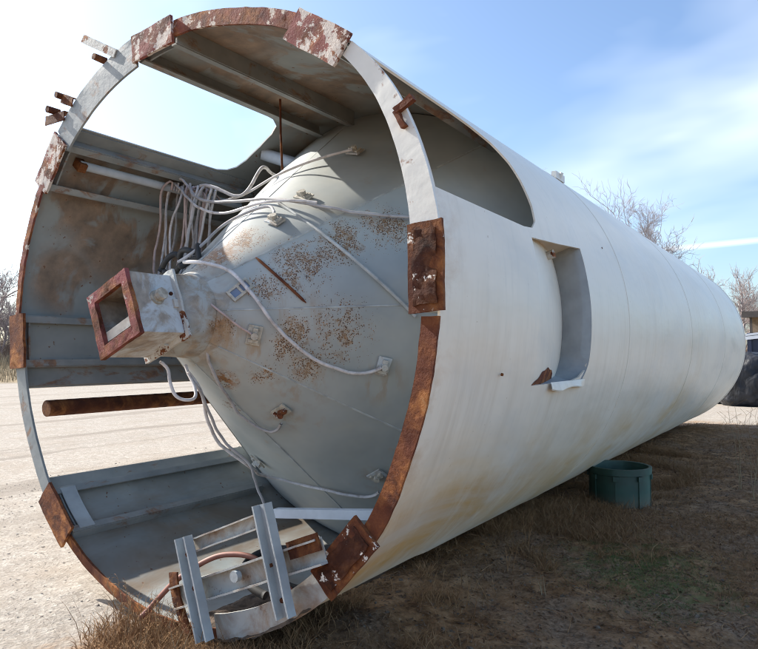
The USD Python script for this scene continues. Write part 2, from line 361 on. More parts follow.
def dirty_hose(name, c):
    b = NB(); c = np.array(c)
    col = b.ramp(b.noise(9, 5, .65), [(.3, tuple(c * .72)), (.6, tuple(c)), (.8, tuple(c * 1.08))])
    col = b.mix(b.math('multiply', b.rng(b.noise(16, 5, .7, loc=(3, 3, 3)), .5, .66), .6), col, (.24, .19, .15))
    return b.done(name, col, .6, b.noise(80, 3), .15, .003, spec=.35)
HOSE = dirty_hose('hose_white', (.58, .555, .55))
HOSE_GREY = dirty_hose('hose_grey', (.40, .385, .385))
HOSE_PINK = dirty_hose('hose_faded_pink', (.47, .36, .33))
HOSE_RED = plain('hose_red', (.20, .075, .05), .6, .3, 9)
BLACK = plain('black_rubber', (.014, .014, .015), .75, .3, 20)
BLUEGREY = plain('conduit_grey', (.40, .45, .50), .5, .15, 6)
GALV = plain('galvanised', (.31, .345, .36), .5, .18, 5, spec=.5, bump=.15)
CREAM = plain('pale_timber', (.60, .55, .45), .7, .15, 25)
DIRTY_IN = plain('caked_dirt', (.17, .12, .085), .95, .5, 14, bump=.6, bscale=30)
PANE = plain('blue_pane', (.15, .19, .27), .25, .15, 10)
FITTING = plain('fitting_cast', (.38, .35, .29), .65, .4, 30, bump=.3)
SEAM = plain('weld_grey', (.36, .375, .365), .6, .3, 12)
SEAM_SHELL = plain('weld_pale', (.56, .565, .54), .5, .12, 8)

# ------------------------------------------------------------------ the silo
WT = np.array([-170, -150, -132, -104, -56, -36, -20, -8, 10, 20, 33, 44, 57, 75, 89, 103, 118, 132, 147, 174.])
WD = np.array([0, -.005, .02, 0, .015, .008, -.02, -.02, .016, .03, .043, .025, -.01, -.05, -.04, -.02, 0, .01, 0, 0])
WT3, WD3 = np.r_[WT - 360, WT, WT + 360], np.r_[WD, WD, WD]
from scipy.interpolate import PchipInterpolator
WF = PchipInterpolator(WT3, WD3)
def warp(v):
    """the rim of the barrel is knocked out of round"""
    v = np.array(v, float); x, z = v[:, 0], v[:, 2] - R
    th = np.degrees(np.arctan2(z, x)); w = np.clip(1 - np.maximum(v[:, 1], 0) / 4.0, 0, 1) ** 2
    k = 1 + WF(th) / R * w
    return np.stack([x * k, v[:, 1], R + z * k], -1)
def W(m): return trimesh.Trimesh(warp(m.vertices), m.faces, process=False)
def cyl_pt(deg, r, y):
    a = np.radians(deg); return np.stack(np.broadcast_arrays(r * np.cos(a), y, R + r * np.sin(a)), -1)
def arcplate(a0, a1, r0, r1, y0, y1, da=1.0, dy=.25):
    """closed curved block: angles a0..a1, radii r0..r1, y0..y1"""
    na, ny = max(2, int(abs(a1 - a0) / da) + 1), max(2, int((y1 - y0) / dy) + 1)
    A, Y = np.linspace(a0, a1, na), np.linspace(y0, y1, ny)
    ri = np.interp(A, [a0, a1], np.broadcast_to(r0, (2,))); ro = np.interp(A, [a0, a1], np.broadcast_to(r1, (2,)))
    out = grid(cyl_pt(A[:, None], ro[:, None], Y[None])); inn = grid(cyl_pt(A[:, None], ri[:, None], Y[None])); inn.invert()
    f = grid(np.stack([cyl_pt(A, ri, y0), cyl_pt(A, ro, y0)], 1)); k = grid(np.stack([cyl_pt(A, ri, y1), cyl_pt(A, ro, y1)], 1)); k.invert()
    l = grid(np.stack([cyl_pt(a0, ri[0], Y), cyl_pt(a0, ro[0], Y)], 0)); e = grid(np.stack([cyl_pt(a1, ri[-1], Y), cyl_pt(a1, ro[-1], Y)], 0)); l.invert()
    m = cat(out, inn, f, k, l, e)
    return m

silo = thing('steel_silo', 'huge white steel silo lying on its side, open rusted skirt end facing the camera', 'silo')
LEN, TH = 13.35, .012
NS = 288
cs = m3.CrossSection.circle(R, NS) - m3.CrossSection.circle(R - TH, NS)
body = m3.Manifold.extrude(cs, LEN).rotate((-90, 0, 0)).translate((0, 0, R))   # z -> +y
from shapely.geometry import Polygon, box as sbox
def cutter(poly):
    """poly in (degrees, y) -> wedge-shaped radial cutter"""
    pts = np.array(poly.exterior.coords)[:-1]
    V = np.vstack([cyl_pt(pts[:, 0], R - .2, pts[:, 1]), cyl_pt(pts[:, 0], R + .2, pts[:, 1])])
    tri = trimesh.creation.triangulate_polygon(poly, engine='earcut')
    tv, tf = tri
    from scipy.spatial import cKDTree
    idx = cKDTree(pts).query(tv[:, :2])[1]; tf = idx[tf]; n = len(pts)
    side = [[i, (i + 1) % n, n + i] for i in range(n)] + [[(i + 1) % n, n + (i + 1) % n, n + i] for i in range(n)]
    m = trimesh.Trimesh(V, np.vstack([tf[:, ::-1], tf + n, side]), process=False); trimesh.repair.fix_normals(m)
    if m.volume < 0: m.invert()
    return m3.Manifold(m3.Mesh(np.asarray(m.vertices, np.float32), np.asarray(m.faces, np.uint32)))
def window_poly(c, ydeep=1.41, half=12.3, square=False):
    # flat sides, rounded far end; subdivided so that it follows the barrel
    a = np.linspace(-half, half, 26); pts = [(c + x, .025) for x in a]
    prof = [(half, .92), (half * .93, 1.10), (half * .72, 1.30), (half * .35, 1.40), (0, ydeep), (-half * .5, ydeep - .02), (-half * .80, ydeep - .07), (-half * .96, ydeep - .17), (-half, ydeep - .32)]
    if 1.5 < ydeep < 1.9: prof = [(half, 1.36), (half * .93, 1.46), (half * .78, 1.53), (half * .5, 1.57)] + prof[4:]
    if square: prof = [(half, ydeep), (half * .5, ydeep), (0, ydeep), (-half * .5, ydeep), (-half * .9, ydeep), (-half, ydeep - .05)]
    ys = []
    for (a0, y0), (a1, y1) in zip(prof[:-1], prof[1:]):
        for t in np.linspace(0, 1, 5)[:-1]: ys.append((c + a0 + (a1 - a0) * t, y0 + (y1 - y0) * t))
    ys.append((c + prof[-1][0], prof[-1][1]))
    return Polygon(pts + ys)
windows = [window_poly(28.2), window_poly(118.6, 1.58, 11.5), window_poly(206.8, 2.0, 11.2, True), window_poly(296, 1.45, 10.5)]
notch_poly = Polygon([(x, 1.18) for x in np.linspace(-13.6, 14.2, 29)] + [(x, 2.19) for x in np.linspace(16.6, -9, 27)] + [(-11.2, 2.16), (-12.8, 2.05), (-13.6, 1.88)])
for w in windows + [notch_poly]: body = body - cutter(w)
bm = body.to_mesh(); bm = trimesh.Trimesh(np.asarray(bm.vert_properties[:, :3], float), bm.tri_verts, process=False)
cen = bm.triangles_center; rad = np.stack([cen[:, 0], 0 * cen[:, 0], cen[:, 2] - R], -1); rad /= np.linalg.norm(rad, axis=1, keepdims=True)
inner = (bm.face_normals * rad).sum(1) < -.8
def sub(m, mask): 
    q = trimesh.Trimesh(m.vertices, m.faces[mask], process=False); q.remove_unreferenced_vertices(); return q
def split_long(m, size=.35):
    v, f = trimesh.remesh.subdivide_to_size(m.vertices, m.faces, size, max_iter=14); return trimesh.Trimesh(v, f, process=False)
def radial_normals(sign):
    def fn(v, n):
        q = np.stack([v[:, 0], 0 * v[:, 0], v[:, 2] - R], -1); r = np.linalg.norm(q, axis=1, keepdims=True); q /= np.maximum(r, 1e-6)
        ok = (n * q).sum(1) * sign > .85
        n = np.array(n); n[ok] = sign * q[ok]; return n
    return fn
obj('shell', W(split_long(sub(bm, ~inner))), SHELL, silo, 35, normals=radial_normals(1))
obj('inner_lining', W(split_long(sub(bm, inner))), INNER, silo, 35, normals=radial_normals(-1))
# roof cone at the far end, with its rim band
a = np.linspace(0, TAU, 145)[:-1]
prof = [(R + .001, LEN - .14), (R + .007, LEN - .135), (R + .007, LEN + .02), (R - .03, LEN + .05), (R * .55, LEN + .42), (.35, LEN + .62), (.02, LEN + .64)]
P = np.array([[(r * math.cos(t), y, R + r * math.sin(t)) for r, y in prof] for t in a])
g = grid(P, closed_u=True); obj('roof_cone', g, SHELL, silo, 30)
for y in (3.32, 6.55, 9.9):
    wob = .004 * np.sin(a * 3 + y)
    P = np.array([[((R + h) * math.cos(t), y + dy + w, R + (R + h) * math.sin(t)) for h, dy in ((-.002, -.014), (.004, -.006), (.004, .006), (-.002, .014))] for t, w in zip(a, wob)])
    obj('weld_seam', W(grid(P, closed_u=True)), SHELL, silo)
for deg, y0, y1 in ():
    P = np.array([[cyl_pt(deg + da, R + h, y) for da, h in ((-.35, -.002), (-.12, .003), (.12, .003), (.35, -.002))] for y in np.linspace(y0, y1, 30)])
    g = grid(P); g.invert(); obj('weld_seam', W(g), SHELL, silo)

# stepped pocket cut into the right side of the barrel
def pocket_r(y): return R - .014 - .195 * np.clip((np.asarray(y) - 1.18) / 1.01, 0, 1) ** 1.25
def pocket_pt(f, y, off=0.0):
    """point on the sloping floor of the pocket: f = 0 at its lower edge, 1 at its upper edge"""
    t = np.clip((y - 1.18) / 1.01, 0, 1); return cyl_pt(-13.9 + f * (28.9 + 2.6 * t), pocket_r(y) + off, y)
A = np.linspace(0, 1, 40); Y = np.linspace(1.17, 2.186, 28)
P = pocket_pt(A[:, None], Y[None] + 0 * A[:, None])
g = grid(P)
if (g.face_normals.mean(0))[0] < 0: g.invert()
obj('pocket_ramp', g, SHELL, silo, True)
A2 = np.linspace(-13.9, 17.7, 36); H = np.linspace(0, 1, 8)
P = np.array([[cyl_pt(ang, R + .003 - (1 - h) * .215, 2.189 - .12 * max(0, (-ang - 8.5) / 5.4) ** 2 - .012 * math.sin(h * 3)) for h in H] for ang in A2])
g = grid(P)
if g.face_normals.mean(0)[1] > 0: g.invert()
obj('pocket_end_plate', cat(g, (g.vertices + [0, .008, 0], g.faces[:, ::-1])), GALV, silo, True, label='grey curved end plate of the stepped pocket')
for f_, da in ((1.0, .12), (0.0, -.12)):
    ds = np.linspace(1.17, 2.188 if f_ else 2.12, 16)
    P = np.array([[cyl_pt(-13.9 + f_ * (28.9 + 2.6 * min(1, max(0, (y - 1.18) / 1.01))), r_, y) for r_ in (float(pocket_r(y)) - .01, R - (.011 if f_ else .011 + .05 * max(0, (y - 1.8) / .32)))] for y in ds])
    g = grid(P); obj('pocket_side', cat(g, (g.vertices + [0, 0, .004 * (1 if f_ else -1)], g.faces[:, ::-1])), SHELL if f_ else GALV, silo, 30)
lip = np.array([[cyl_pt(-13.2 - 1.2 * k - .25 * math.sin(t * 8) * k, R + .005 + .034 * k ** .7 * (.35 + .65 * math.sin(.4 + t * 2.6)) + .008 * math.sin(t * 11) * k, 1.46 + .70 * t) for k in np.linspace(0, 1, 7)] for t in np.linspace(0, 1, 30)])
g = grid(lip); obj('torn_lip', cat(g, (g.vertices + [-.004, 0, -.005], g.faces[:, ::-1])), SHELL, silo, True, label='bent torn flap below the pocket')
pr = np.array([[pocket_pt(k * (.015 + .085 * math.sin(min(1.0, t) * 2.75) ** 1.2 + .006 * math.sin(t * 23)), 1.19 + .66 * t, .003) for k in np.linspace(0, 1, 6)] for t in np.linspace(0, 1, 22)])
g = grid(pr)
if g.face_normals.mean(0)[0] < 0: g.invert()
obj('rust_scab', g, RUST_EDGE, silo, True, label='rust patch in the lower corner of the pocket')
obj('bolt', tube([cyl_pt(14.4, 1.70, 1.78), cyl_pt(14.4, 1.765, 1.78)], .03, 10), RUST_MIX, silo)

# ring of the open end, one piece between each two end plates
segs = [(10.9, 43.6, (1.69, 1.755), RING, None), (56.2, 90.3, (1.745, 1.735), RUST_RIM, 'rusted top rim'), (103, 133.9, (1.665, 1.66), BEAM, None), (145.8, 178.4, (1.775, 1.78), RUST_RIM, 'rust-edged thin left rim'),  # upper left piece: darker beam paint puts its face's shade into the colour
        (190.7, 222, (1.71, 1.73), BEAM, None), (234.2, 283.5, (1.775, 1.775), RUST_EDGE, 'orange rusted lower left rim'), (283.5, 310.8, (1.70, 1.70), WORN, None), (323.4, 357.6, (1.745, 1.745), RUST_EDGE, 'orange rusted right rim')]
for a0, a1, rin, mt, lb in segs:
    m = arcplate(a0, a1, rin, R + .004, -.014, .002, .8)
    m = rough(m, .004 if mt in (RUST_EDGE, RUST_RIM) else .0015, 14, 3, .05)
    obj('ring_segment', W(m), mt, silo, 30, label=lb)
# square end plates of the legs
pads = [(4.6, RUST_PAD, .0, .0), (50.2, RUST_PINK, 0, 0), (96.6, RUST_PINK, 0, 0), (139.9, RUST_PINK, 0, .01), (184.4, RUST_EDGE, 0, .02), (228.2, RUST_EDGE, 0, .025), (317.4, RUST_PAD, 0, .0)]
for i, (c, mt, dr, out) in enumerate(pads):
    er, et = cyl_pt(c, 1, 0) - [0, 0, R], np.array([-math.sin(math.radians(c)), 0, math.cos(math.radians(c))])
    r0, r1 = 1.675, 1.852 + out
    ctr = er * (r0 + r1) / 2 + [0, -.025, R]
    m = rough(box(ctr, (et, er, (0, 1, 0)), (.40, r1 - r0, .020)), .006, 11, 20 + i, .03)
    pd = obj('end_plate', W(m), mt, silo, 50)
    if i in (0, 6):     # thick scale on the plates: a dark raised inner area and a burnt flange edge
        m = rough(box(ctr + [0, -.011, 0], (et, er, (0, 1, 0)), (.33, (r1 - r0) * .66, .010)), .014, 17, 40 + i, .02)
        obj('scale_crust', W(m), rusty(f'crust_{i}', keep=.35, keepcol=(.70, .66, .60), dark=.45), pd, 60)
# leg channels running back from each end plate to the cone
for i, c in enumerate((4.6, 50.2, 96.6, 139.9, 184.4, 228.2, 317.4)):
    ye = 1.82 if i else 1.12
    ri = {90: 1.70, 139: 1.735}.get(int(c) if int(c) != 96 else 90, 1.755)
    parts = []
    for s in (-1, 1):
        parts += [arcplate(c + s * 6.2 - .25, c + s * 6.2 + .25, ri, R - TH - .001, .01, ye, .25, .3)]
        parts += [arcplate(*sorted((c + s * 6.2, c + s * 4.6)), ri - .008, ri + .004, .012, ye - .02, .3, .3)]
    lg = obj('leg_channel', W(cat(*parts)), BEAM, silo, 30)
    obj('leg_web', W(arcplate(c - 5.9, c + 5.9, 1.803, 1.812, .02, ye, .9, .3)), INNER, lg, 30)
    obj('stiffener', W(arcplate(c - 5.9, c + 5.9, ri + .006, 1.79, .05, .062, .9)), BEAM, lg, 30)
# sunlit gusset at the lower left leg
for c in (228.2,):
    obj('gusset', W(arcplate(c - 5.8, c + 5.8, 1.74, 1.747, .06, .17, .9)), GALV, silo, 30)
# roof liner strips next to the window edges
for a0, a1 in ((130.6, 133.4), (190.8, 195.2), (218.4, 221.8), (103.2, 106.6)):
    obj('edge_strip', W(arcplate(a0, a1, R - TH - .014, R - TH - .004, .03, 1.72, .6, .3)), BEAM, silo, 30)

# hopper cone
Y0, Y1, R0, R1 = .10, 1.973, .25, R - TH - .002
def cone_pt(deg, t, off=0.0):
    r = R0 + (R1 - R0) * t; al = math.atan((R1 - R0) / (Y1 - Y0)); a = np.radians(deg)
    return np.stack(np.broadcast_arrays((r + off * math.cos(al)) * np.cos(a), Y0 + (Y1 - Y0) * t - off * math.sin(al), R + (r + off * math.cos(al)) * np.sin(a)), -1)
for k in range(8):
    a0 = 4.2 + 45 * k + .12; a1 = a0 + 45 - .24
    A = np.linspace(a0, a1, 31); T = np.linspace(0, 1.0, 22)
    fl = 1 - .012 * (1 - np.cos(np.linspace(0, TAU, 31))) / 2
    P = np.array([[cone_pt(x, t) * [f, 1, 1] + [0, 0, 0] for t in T] for x, f in zip(A, fl)])
    P[..., 2] = R + (P[..., 2] - R) * fl[:, None]
    dn = (meshkit.fbm(P * 2.2 + k, 2, 5) - .5) * .018 * np.clip(T * 3, 0, 1)[None] * np.clip((1 - T) * 6, 0, 1)[None]
    P[..., 1] += dn
    if k in (0, 7):
        an = np.degrees(np.arctan2(P[..., 2] - R, P[..., 0])); rr = np.hypot(P[..., 0], P[..., 2] - R)
        lim = np.where((an > -16) & (an < 20), pocket_r(P[..., 1]) - .03, 9.0); q_ = np.minimum(1, lim / rr)
        P[..., 0] *= q_; P[..., 2] = R + (P[..., 2] - R) * q_
    g = grid(P)
    if g.face_normals.mean(0)[1] > 0: g.invert()
    obj('cone_plate', g, CONE, silo, True)
for k in range(8):
    P = np.array([[cone_pt(4.2 + 45 * k + da / (.3 + t), t, h) for da, h in ((-.42, -.004), (-.2, .004), (.2, .004), (.42, -.004))] for t in np.linspace(0.03, .995 if k else .80, 30)])
    g = grid(P)
    if g.face_normals.mean(0) @ (cone_pt(4.2 + 45 * k, .5, 1) - cone_pt(4.2 + 45 * k, .5)) < 0: g.invert()
    obj('weld_seam', g, SEAM if k else SEAM, silo)
def al_cone(p):
    v = np.array([p[0], 0, p[2] - R]); v /= np.linalg.norm(v); al = math.atan((R1 - R0) / (Y1 - Y0))
    n = v * math.cos(al) - np.array([0, math.sin(al), 0]); gen = v * math.sin(al) + np.array([0, math.cos(al), 0])
    return n, gen, np.cross(n, gen)

# discharge spout: square box with a flange, rolled with the silo
ro = math.radians(22.5); ex = np.array([math.cos(ro), 0, math.sin(ro)]); ez = np.array([-math.sin(ro), 0, math.cos(ro)]); ey = np.array([0, 1, 0]); oc = np.array([0, 0, R - .02])
sp_parts = []
for d, e in ((ex, ez), (ez, ex)):
    for s in (-1, 1): sp_parts.append(box(oc + d * s * .174 + ey * -.23, (d, e, ey), (.012, .36 if d is ex else .336, .29)))
spo = obj('discharge_spout', rough(cat(*sp_parts), .003, 9, 2, .06), SPOUT, silo, 40)
fl = []
for d, e in ((ex, ez), (ez, ex)):
    for s in (-1, 1): fl.append(box(oc + d * s * .160 + ey * -.385, (d, e, ey), (.060, .382 if d is ex else .262, .028)))
obj('flange', rough(cat(*fl), .006, 14, 5, .025), PRIMER, spo, 50, label='flaking red flange round the square mouth')
col_ = []
for d, e in ((ex, ez), (ez, ex)):
    for s in (-1, 1): col_.append(box(oc + d * s * .190 + ey * -.093, (d, e, ey), (.045, .425 if d is ex else .335, .016)))
    for s in (-1, 1): col_.append(box(oc + d * s * .186 + ey * -.105, (d, e, ey), (.014, .05, .05)))
obj('collar', rough(cat(*col_), .006, 13, 6, .03), RUST_MIX, spo, 40)
aa = np.linspace(0, TAU, 65)[:-1]; TT = np.linspace(0, 1, 12); Pl = []
for t in aa:
    c_, s_ = math.cos(t), math.sin(t); q = .186 / max(abs(c_), abs(s_)); sq = oc + ex * q * c_ + ez * q * s_ + ey * -.09
    ci = cone_pt(math.degrees(t) + 22.5, .006, .003); Pl.append([sq * (1 - u) + ci * u - ey * .02 * math.sin(u * math.pi) for u in TT])
g = grid(np.array(Pl), closed_u=True)
if g.face_normals[0] @ (g.triangles_center[0] - np.array([0, .1, R])) < 0: g.invert()
obj('transition', rough(g, .009, 8, 8), CONE, spo, 40, label='stained plates between the square box and the cone')
obj('lining', rough(box(oc + ey * -.13, (ex, ez, ey), (.33, .33, .02)), .02, 9, 3, .03), DIRTY_IN, spo, 50)
obj('lining', rough(box(oc - ez * .15 + ey * -.23, (ex, ez, ey), (.32, .03, .26)), .012, 9, 4, .04), DIRTY_IN, spo, 50)
obj('gate_blade', rough(bar((-.135, -.345, 1.665), (.115, -.30, 1.80), .055, .06), .004, 14, 9, .03), CREAM, spo, 40, label='pale bar wedged inside the mouth')
nb = oc + ex * .18 + ey * -.23 + ez * .03
obj('nipple', cat(tube([nb, nb + ex * .06], .027, 14), tube([nb + ex * .035, nb + ex * .062], .035, 8), tube([nb - ex * .004, nb + ex * .012], .042, 14)), FITTING, spo)
for px_, py_ in ((.06, -.13),):
    q = oc + ex * .178 + ez * px_ + ey * py_; obj('bolt', tube([q, q + ex * .014], .011, 6), RUST_DARK, spo)

# aeration pads on the cone
for i, p in enumerate([(0.243, 0.613, 2.468), (0.388, 0.287, 1.707), (0.889, 0.922, 1.515), (0.31, 0.607, 1.227), (0.6, 1.27, 0.748), (-0.494, 1.206, 0.755), (0.335, 1.372, 3.11), (0.282, 0.855, 2.671)]):
    p = np.array(p); n, gen, s = al_cone(p); 
    ap = obj('aeration_pad', rough(box(p + n * .006, (s, gen, n), (.12, .085, .012)), .003, 18, i, .03), FITTING if i % 2 else SPOUT, silo, 40)
    obj('nipple', cat(tube([p + n * .01, p + n * .05], .022, 10), box(p + n * .022 + s * .03, (s, gen, n), (.035, .03, .03)), box(p + n * .016 - s * .035, (s, gen, n), (.02, .06, .02))), RUST_MIX if i in (2, 3, 5) else FITTING, ap)
# little double sight window
p = np.array((0.327, 0.229, 1.976)); n, gen, s = al_cone(p)
d1 = (gen * .9 + s * .44); d1 /= np.linalg.norm(d1); d2 = np.cross(n, d1)
fr = [box(p + n * .006 + d1 * o, (d1, d2, n), (.016, .075, .014)) for o in (-.068, 0, .068)] + [box(p + n * .006 + d2 * o, (d1, d2, n), (.152, .016, .0135)) for o in (-.032, .032)]
sw = obj('sight_window', cat(*fr), FITTING, silo)
for o in (-.034, .034): obj('pane', box(p + n * .004 + d1 * o, (d1, d2, n), (.054, .05, .004)), PANE, sw)
# rust scar and a thin conduit on the cone
sc = spline([(0.32, 0.366, 2.19), (0.481, 0.42, 2.046), (0.602, 0.513, 1.904)], 14)
obj('rust_scar', tube(sc, np.r_[.004, np.full(12, .009), .003], 6), RUST_EDGE, silo, label='long orange rust slit on the cone')
cd = spline([(0.161, 0.74, 2.623), (0.42, .72, 2.46), (0.654, 0.731, 2.294), (0.902, 0.879, 2.044), (1.06, 1.04, 1.83)], 30)
obj('cone_conduit', tube(cd, .012, 8), SEAM, silo)
# pipes and rod
obj('wall_conduit', tube(warp(np.array([cyl_pt(138.2, 1.745, y) for y in np.linspace(.16, 1.75, 12)])), .034, 12), BLUEGREY, silo, label='blue-grey conduit along the left leg')
obj('conduit_bracket', W(arcplate(137.2, 139.4, 1.70, 1.79, .14, .20, .5)), RUST_DARK, silo)
obj('cross_pipe', tube([cyl_pt(201.4, 1.755, y) for y in np.linspace(.13, 1.9, 12)], .062, 16), RUST_DARK, silo, label='brown rusted pipe crossing the left opening')
obj('pipe_stub', tube([(-.93, 1.66, 3.40), (-.90, 1.69, 3.392), (-.52, 1.80, 3.24)], [.052, .056, .056], 14), BLUEGREY, silo, 40, label='grey capped pipe stub beside the top left opening')
obj('hanging_rod', tube([(-.10, 1.02, 3.50), (-.13, 1.06, 3.25), (-.15, 1.10, 2.99)], .009, 6), RUST_DARK, silo)
# brackets left on the outside of the rim
def bracket(a, b, w, mt, d2=(0, 1, 0)):
    a, b = np.array(a), np.array(b); dv = (b - a) / np.linalg.norm(b - a); s = np.cross(dv, d2)
    return rough(cat(bar(a, b, w, .008, d2), bar(a + s * w / 2 + np.array(d2) * .03, b + s * w / 2 + np.array(d2) * .03, .008, .06, d2)), .004, 16, 3, .03)
obj('bracket', bracket((-.985, -.02, 3.785), (-.60, -.02, 3.575), .05, RING), RUST_MIX, silo)  # rust tones on these left brackets paint in their backlit shade
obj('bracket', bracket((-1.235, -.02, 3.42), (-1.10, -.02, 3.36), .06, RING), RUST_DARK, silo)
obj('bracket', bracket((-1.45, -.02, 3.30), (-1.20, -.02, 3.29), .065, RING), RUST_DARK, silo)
for p in ((-.80, -.02, 3.60), (-1.25, -.03, 3.44), (-1.36, -.03, 3.36)):
    obj('bolt', rough(tube([np.array(p) + [0, -.03, 0], np.array(p) + [0, .06, 0]], .024, 8), .006, 20, 2), RUST_DARK, silo)
obj('outer_band', W(rough(arcplate(103.5, 133.5, R + .005, R + .045, -.012, .03, .8), .004, 8, 4, .06)), BEAM, silo)
BK = [(1.612, -.03, 2.70), (1.70, -.03, 2.745), (1.655, -.03, 2.615)]
obj('bracket', rough(cat(bar(BK[0], BK[1], .03, .03), bar(BK[0], BK[2], .025, .025)), .008, 18, 4, .02), RUST_EDGE, silo)
# little vent on top of the barrel
vb = cyl_pt(54.0, R, 3.75)
obj('top_vent', cat(box(vb + [0, 0, .03], ((1, 0, 0), (0, 1, 0), (0, 0, 1)), (.05, .25, .07)), tube([vb, vb + [.04, 0, .07]], .02, 8)), RING, silo)
for deg, y in ((12, .8), (-11, .7), (20, 2.9)):
    obj('rivet', tube([cyl_pt(deg, R - .005, y), cyl_pt(deg, R + .006, y)], .008, 8), RUST_DARK, silo)

# ------------------------------------------------------------------ ground
def ground_z(x, y):
    p = np.stack(np.broadcast_arrays(x, y, 0.0), -1)
    right = 1 / (1 + np.exp(-(x + .35 + .15 * np.sin(y)) * 5)) * (1 / (1 + np.exp((y - 14.5) * 1.5)))
    near = np.exp(-(np.maximum(0, np.hypot(x - 1, y - 3) - 9) / 8) ** 2)
    z = (meshkit.fbm(p * .8, 3, 1) - .5) * .07 * near + (meshkit.fbm(p * 5, 3, 2) - .5) * (.018 + .045 * right) * near + (meshkit.fbm(p * 17, 2, 3) - .5) * (.006 + .02 * right) * near
    z = z - .045 * np.exp(-(x / .55) ** 2) * ((y > -.6) & (y < 14))            # pressed down under the barrel
    z = z + .05 * np.exp(-((x - .85) / .35) ** 2) * np.clip(y + .3, 0, 1) * np.exp(-(np.maximum(y - 10, 0) / 3) ** 2)    # soil banked along it
    far = np.clip((np.hypot(x, y) - 40) / 60, 0, 1)
    z = z + (meshkit.fbm(p * .03, 2, 9) - .45) * 1.6 * far
    z = z + 1.0 * np.clip((-x - 36) / 14, 0, 1)                                  # the field stands a little higher than the yard
    return z
def graded(lo, hi, fine, n):
    t = np.linspace(-1, 1, n)
    s = np.sinh(t * 6.2) / np.sinh(6.2)
    return s
def axis_coords(c0, f0, f1, step, far):
    mid = np.arange(f0, f1 + 1e-6, step); out = []; x, s = f1, step
    while x < far: s *= 1.13; x += s; out.append(x)
    neg = []; x, s = f0, step
    while x > -far: s *= 1.13; x -= s; neg.append(x)
    return np.r_[neg[::-1], mid, out]
gx, gy = axis_coords(0, -2.6, 4.2, .035, 600), axis_coords(0, -2.0, 9.0, .045, 600)
X, Y = np.meshgrid(gx, gy, indexing='ij')
P = np.stack([X, Y, ground_z(X, Y)], -1)
def ground_mat():
    b = NB(); s = b.z()
    # pale crushed limestone
    gn = b.noise(9, 8, .7); sn = b.noise(60, 4, .7)
    grav = b.ramp(gn, [(.3, (.235, .205, .17)), (.5, (.31, .275, .235)), (.7, (.385, .35, .305))])
    vor = b.add('voronoi_texture', {'feature': 'f1', 'scale': 38.0}, vector=b.pos())
    vc = b.add('separate_color', color=vor + '.color')
    grav = b.mix(.35, grav, b.ramp(vc + '.r', [(0, (.19, .165, .14)), (.6, (.32, .285, .245)), (1, (.50, .47, .42))]))
    grav = b.mix(b.math('multiply', b.rng(b.noise(1.6, 6, .65), .46, .66), .6), grav, (.27, .225, .18))
    # wheel tracks across the yard
    tr = b.rng(b.noise(1.0, 5, .6, (.9, .07, 1), .4, (2, 0, 0)), .54, .62)
    trm = b.math('multiply', b.math('multiply', tr, b.rng(s + '.x', -2.0, -4.0)), .7)
    grav = b.mix(trm, grav, (.20, .17, .14))
    # shaded soil with dead thatch
    dn = b.noise(6, 8, .72)
    dirt = b.ramp(dn, [(.36, (.10, .052, .024)), (.5, (.265, .15, .072)), (.64, (.44, .27, .14))])
    dirt = b.mix(b.rng(b.noise(1.2, 5, .6, dist=.5), .45, .62), dirt, b.ramp(b.noise(30, 6, .75), [(.36, (.11, .068, .04)), (.64, (.38, .255, .16))]))
    dirt = b.mix(b.math('multiply', b.rng(b.noise(70, 3, .7), .60, .70), .6), dirt, (.40, .34, .27))
    gr = b.math('multiply', b.rng(b.spots([(1.95, 2.75, 0), (2.3, 2.3, 0), (1.75, 3.2, 0)], [.75, .55, .5]), 0, .6), b.rng(b.noise(7, 5, .65), .42, .6))
    dirt = b.mix(b.math('multiply', gr, .65), dirt, (.13, .165, .055))
    edge = b.math('add', s + '.x', b.math('multiply', b.math('subtract', b.noise(1.6, 5, .65), .5), 1.3))
    side = b.rng(edge, -.40, -.05)
    endm = b.rng(b.math('add', s + '.y', b.math('multiply', b.math('subtract', b.noise(1.2, 4), .5), 2.2)), 14.5, 13.6)
    beg_unused = b.rng(b.math('add', s + '.y', b.math('multiply', b.math('subtract', b.noise(1.9, 4, loc=(4, 0, 0)), .5), 1.2)), -1.6, -.5)
    col = b.mix(b.math('multiply', side, endm), grav, dirt)
    # dead grass field beyond the yard
    fld = b.ramp(b.noise(.6, 8, .7), [(.3, (.20, .15, .09)), (.7, (.34, .27, .17))])
    dist = b.math('add', b.math('multiply', s + '.x', -1), b.math('multiply', b.math('subtract', b.noise(.25, 4), .5), 3))
    fm = b.math('maximum', b.rng(dist, 34.5, 36), b.math('maximum', b.rng(s + '.y', 29, 32), b.rng(s + '.x', 24, 28)))
    col = b.mix(fm, col, fld)
    h = b.math('add', b.math('multiply', vor + '.distance', .5), b.math('add', sn, b.noise(18, 6, .7)))
    return b.done('ground_soil', col, .95, h, .55, .022, spec=.15)
GROUND = ground_mat()
gp = obj('ground', grid(P), GROUND, None, True); tag(gp, kind='structure', label='pale gravel yard with a strip of bare brown soil along the silo')
if np.asarray(grid(P).face_normals)[0][2] < 0: print('ground flipped')

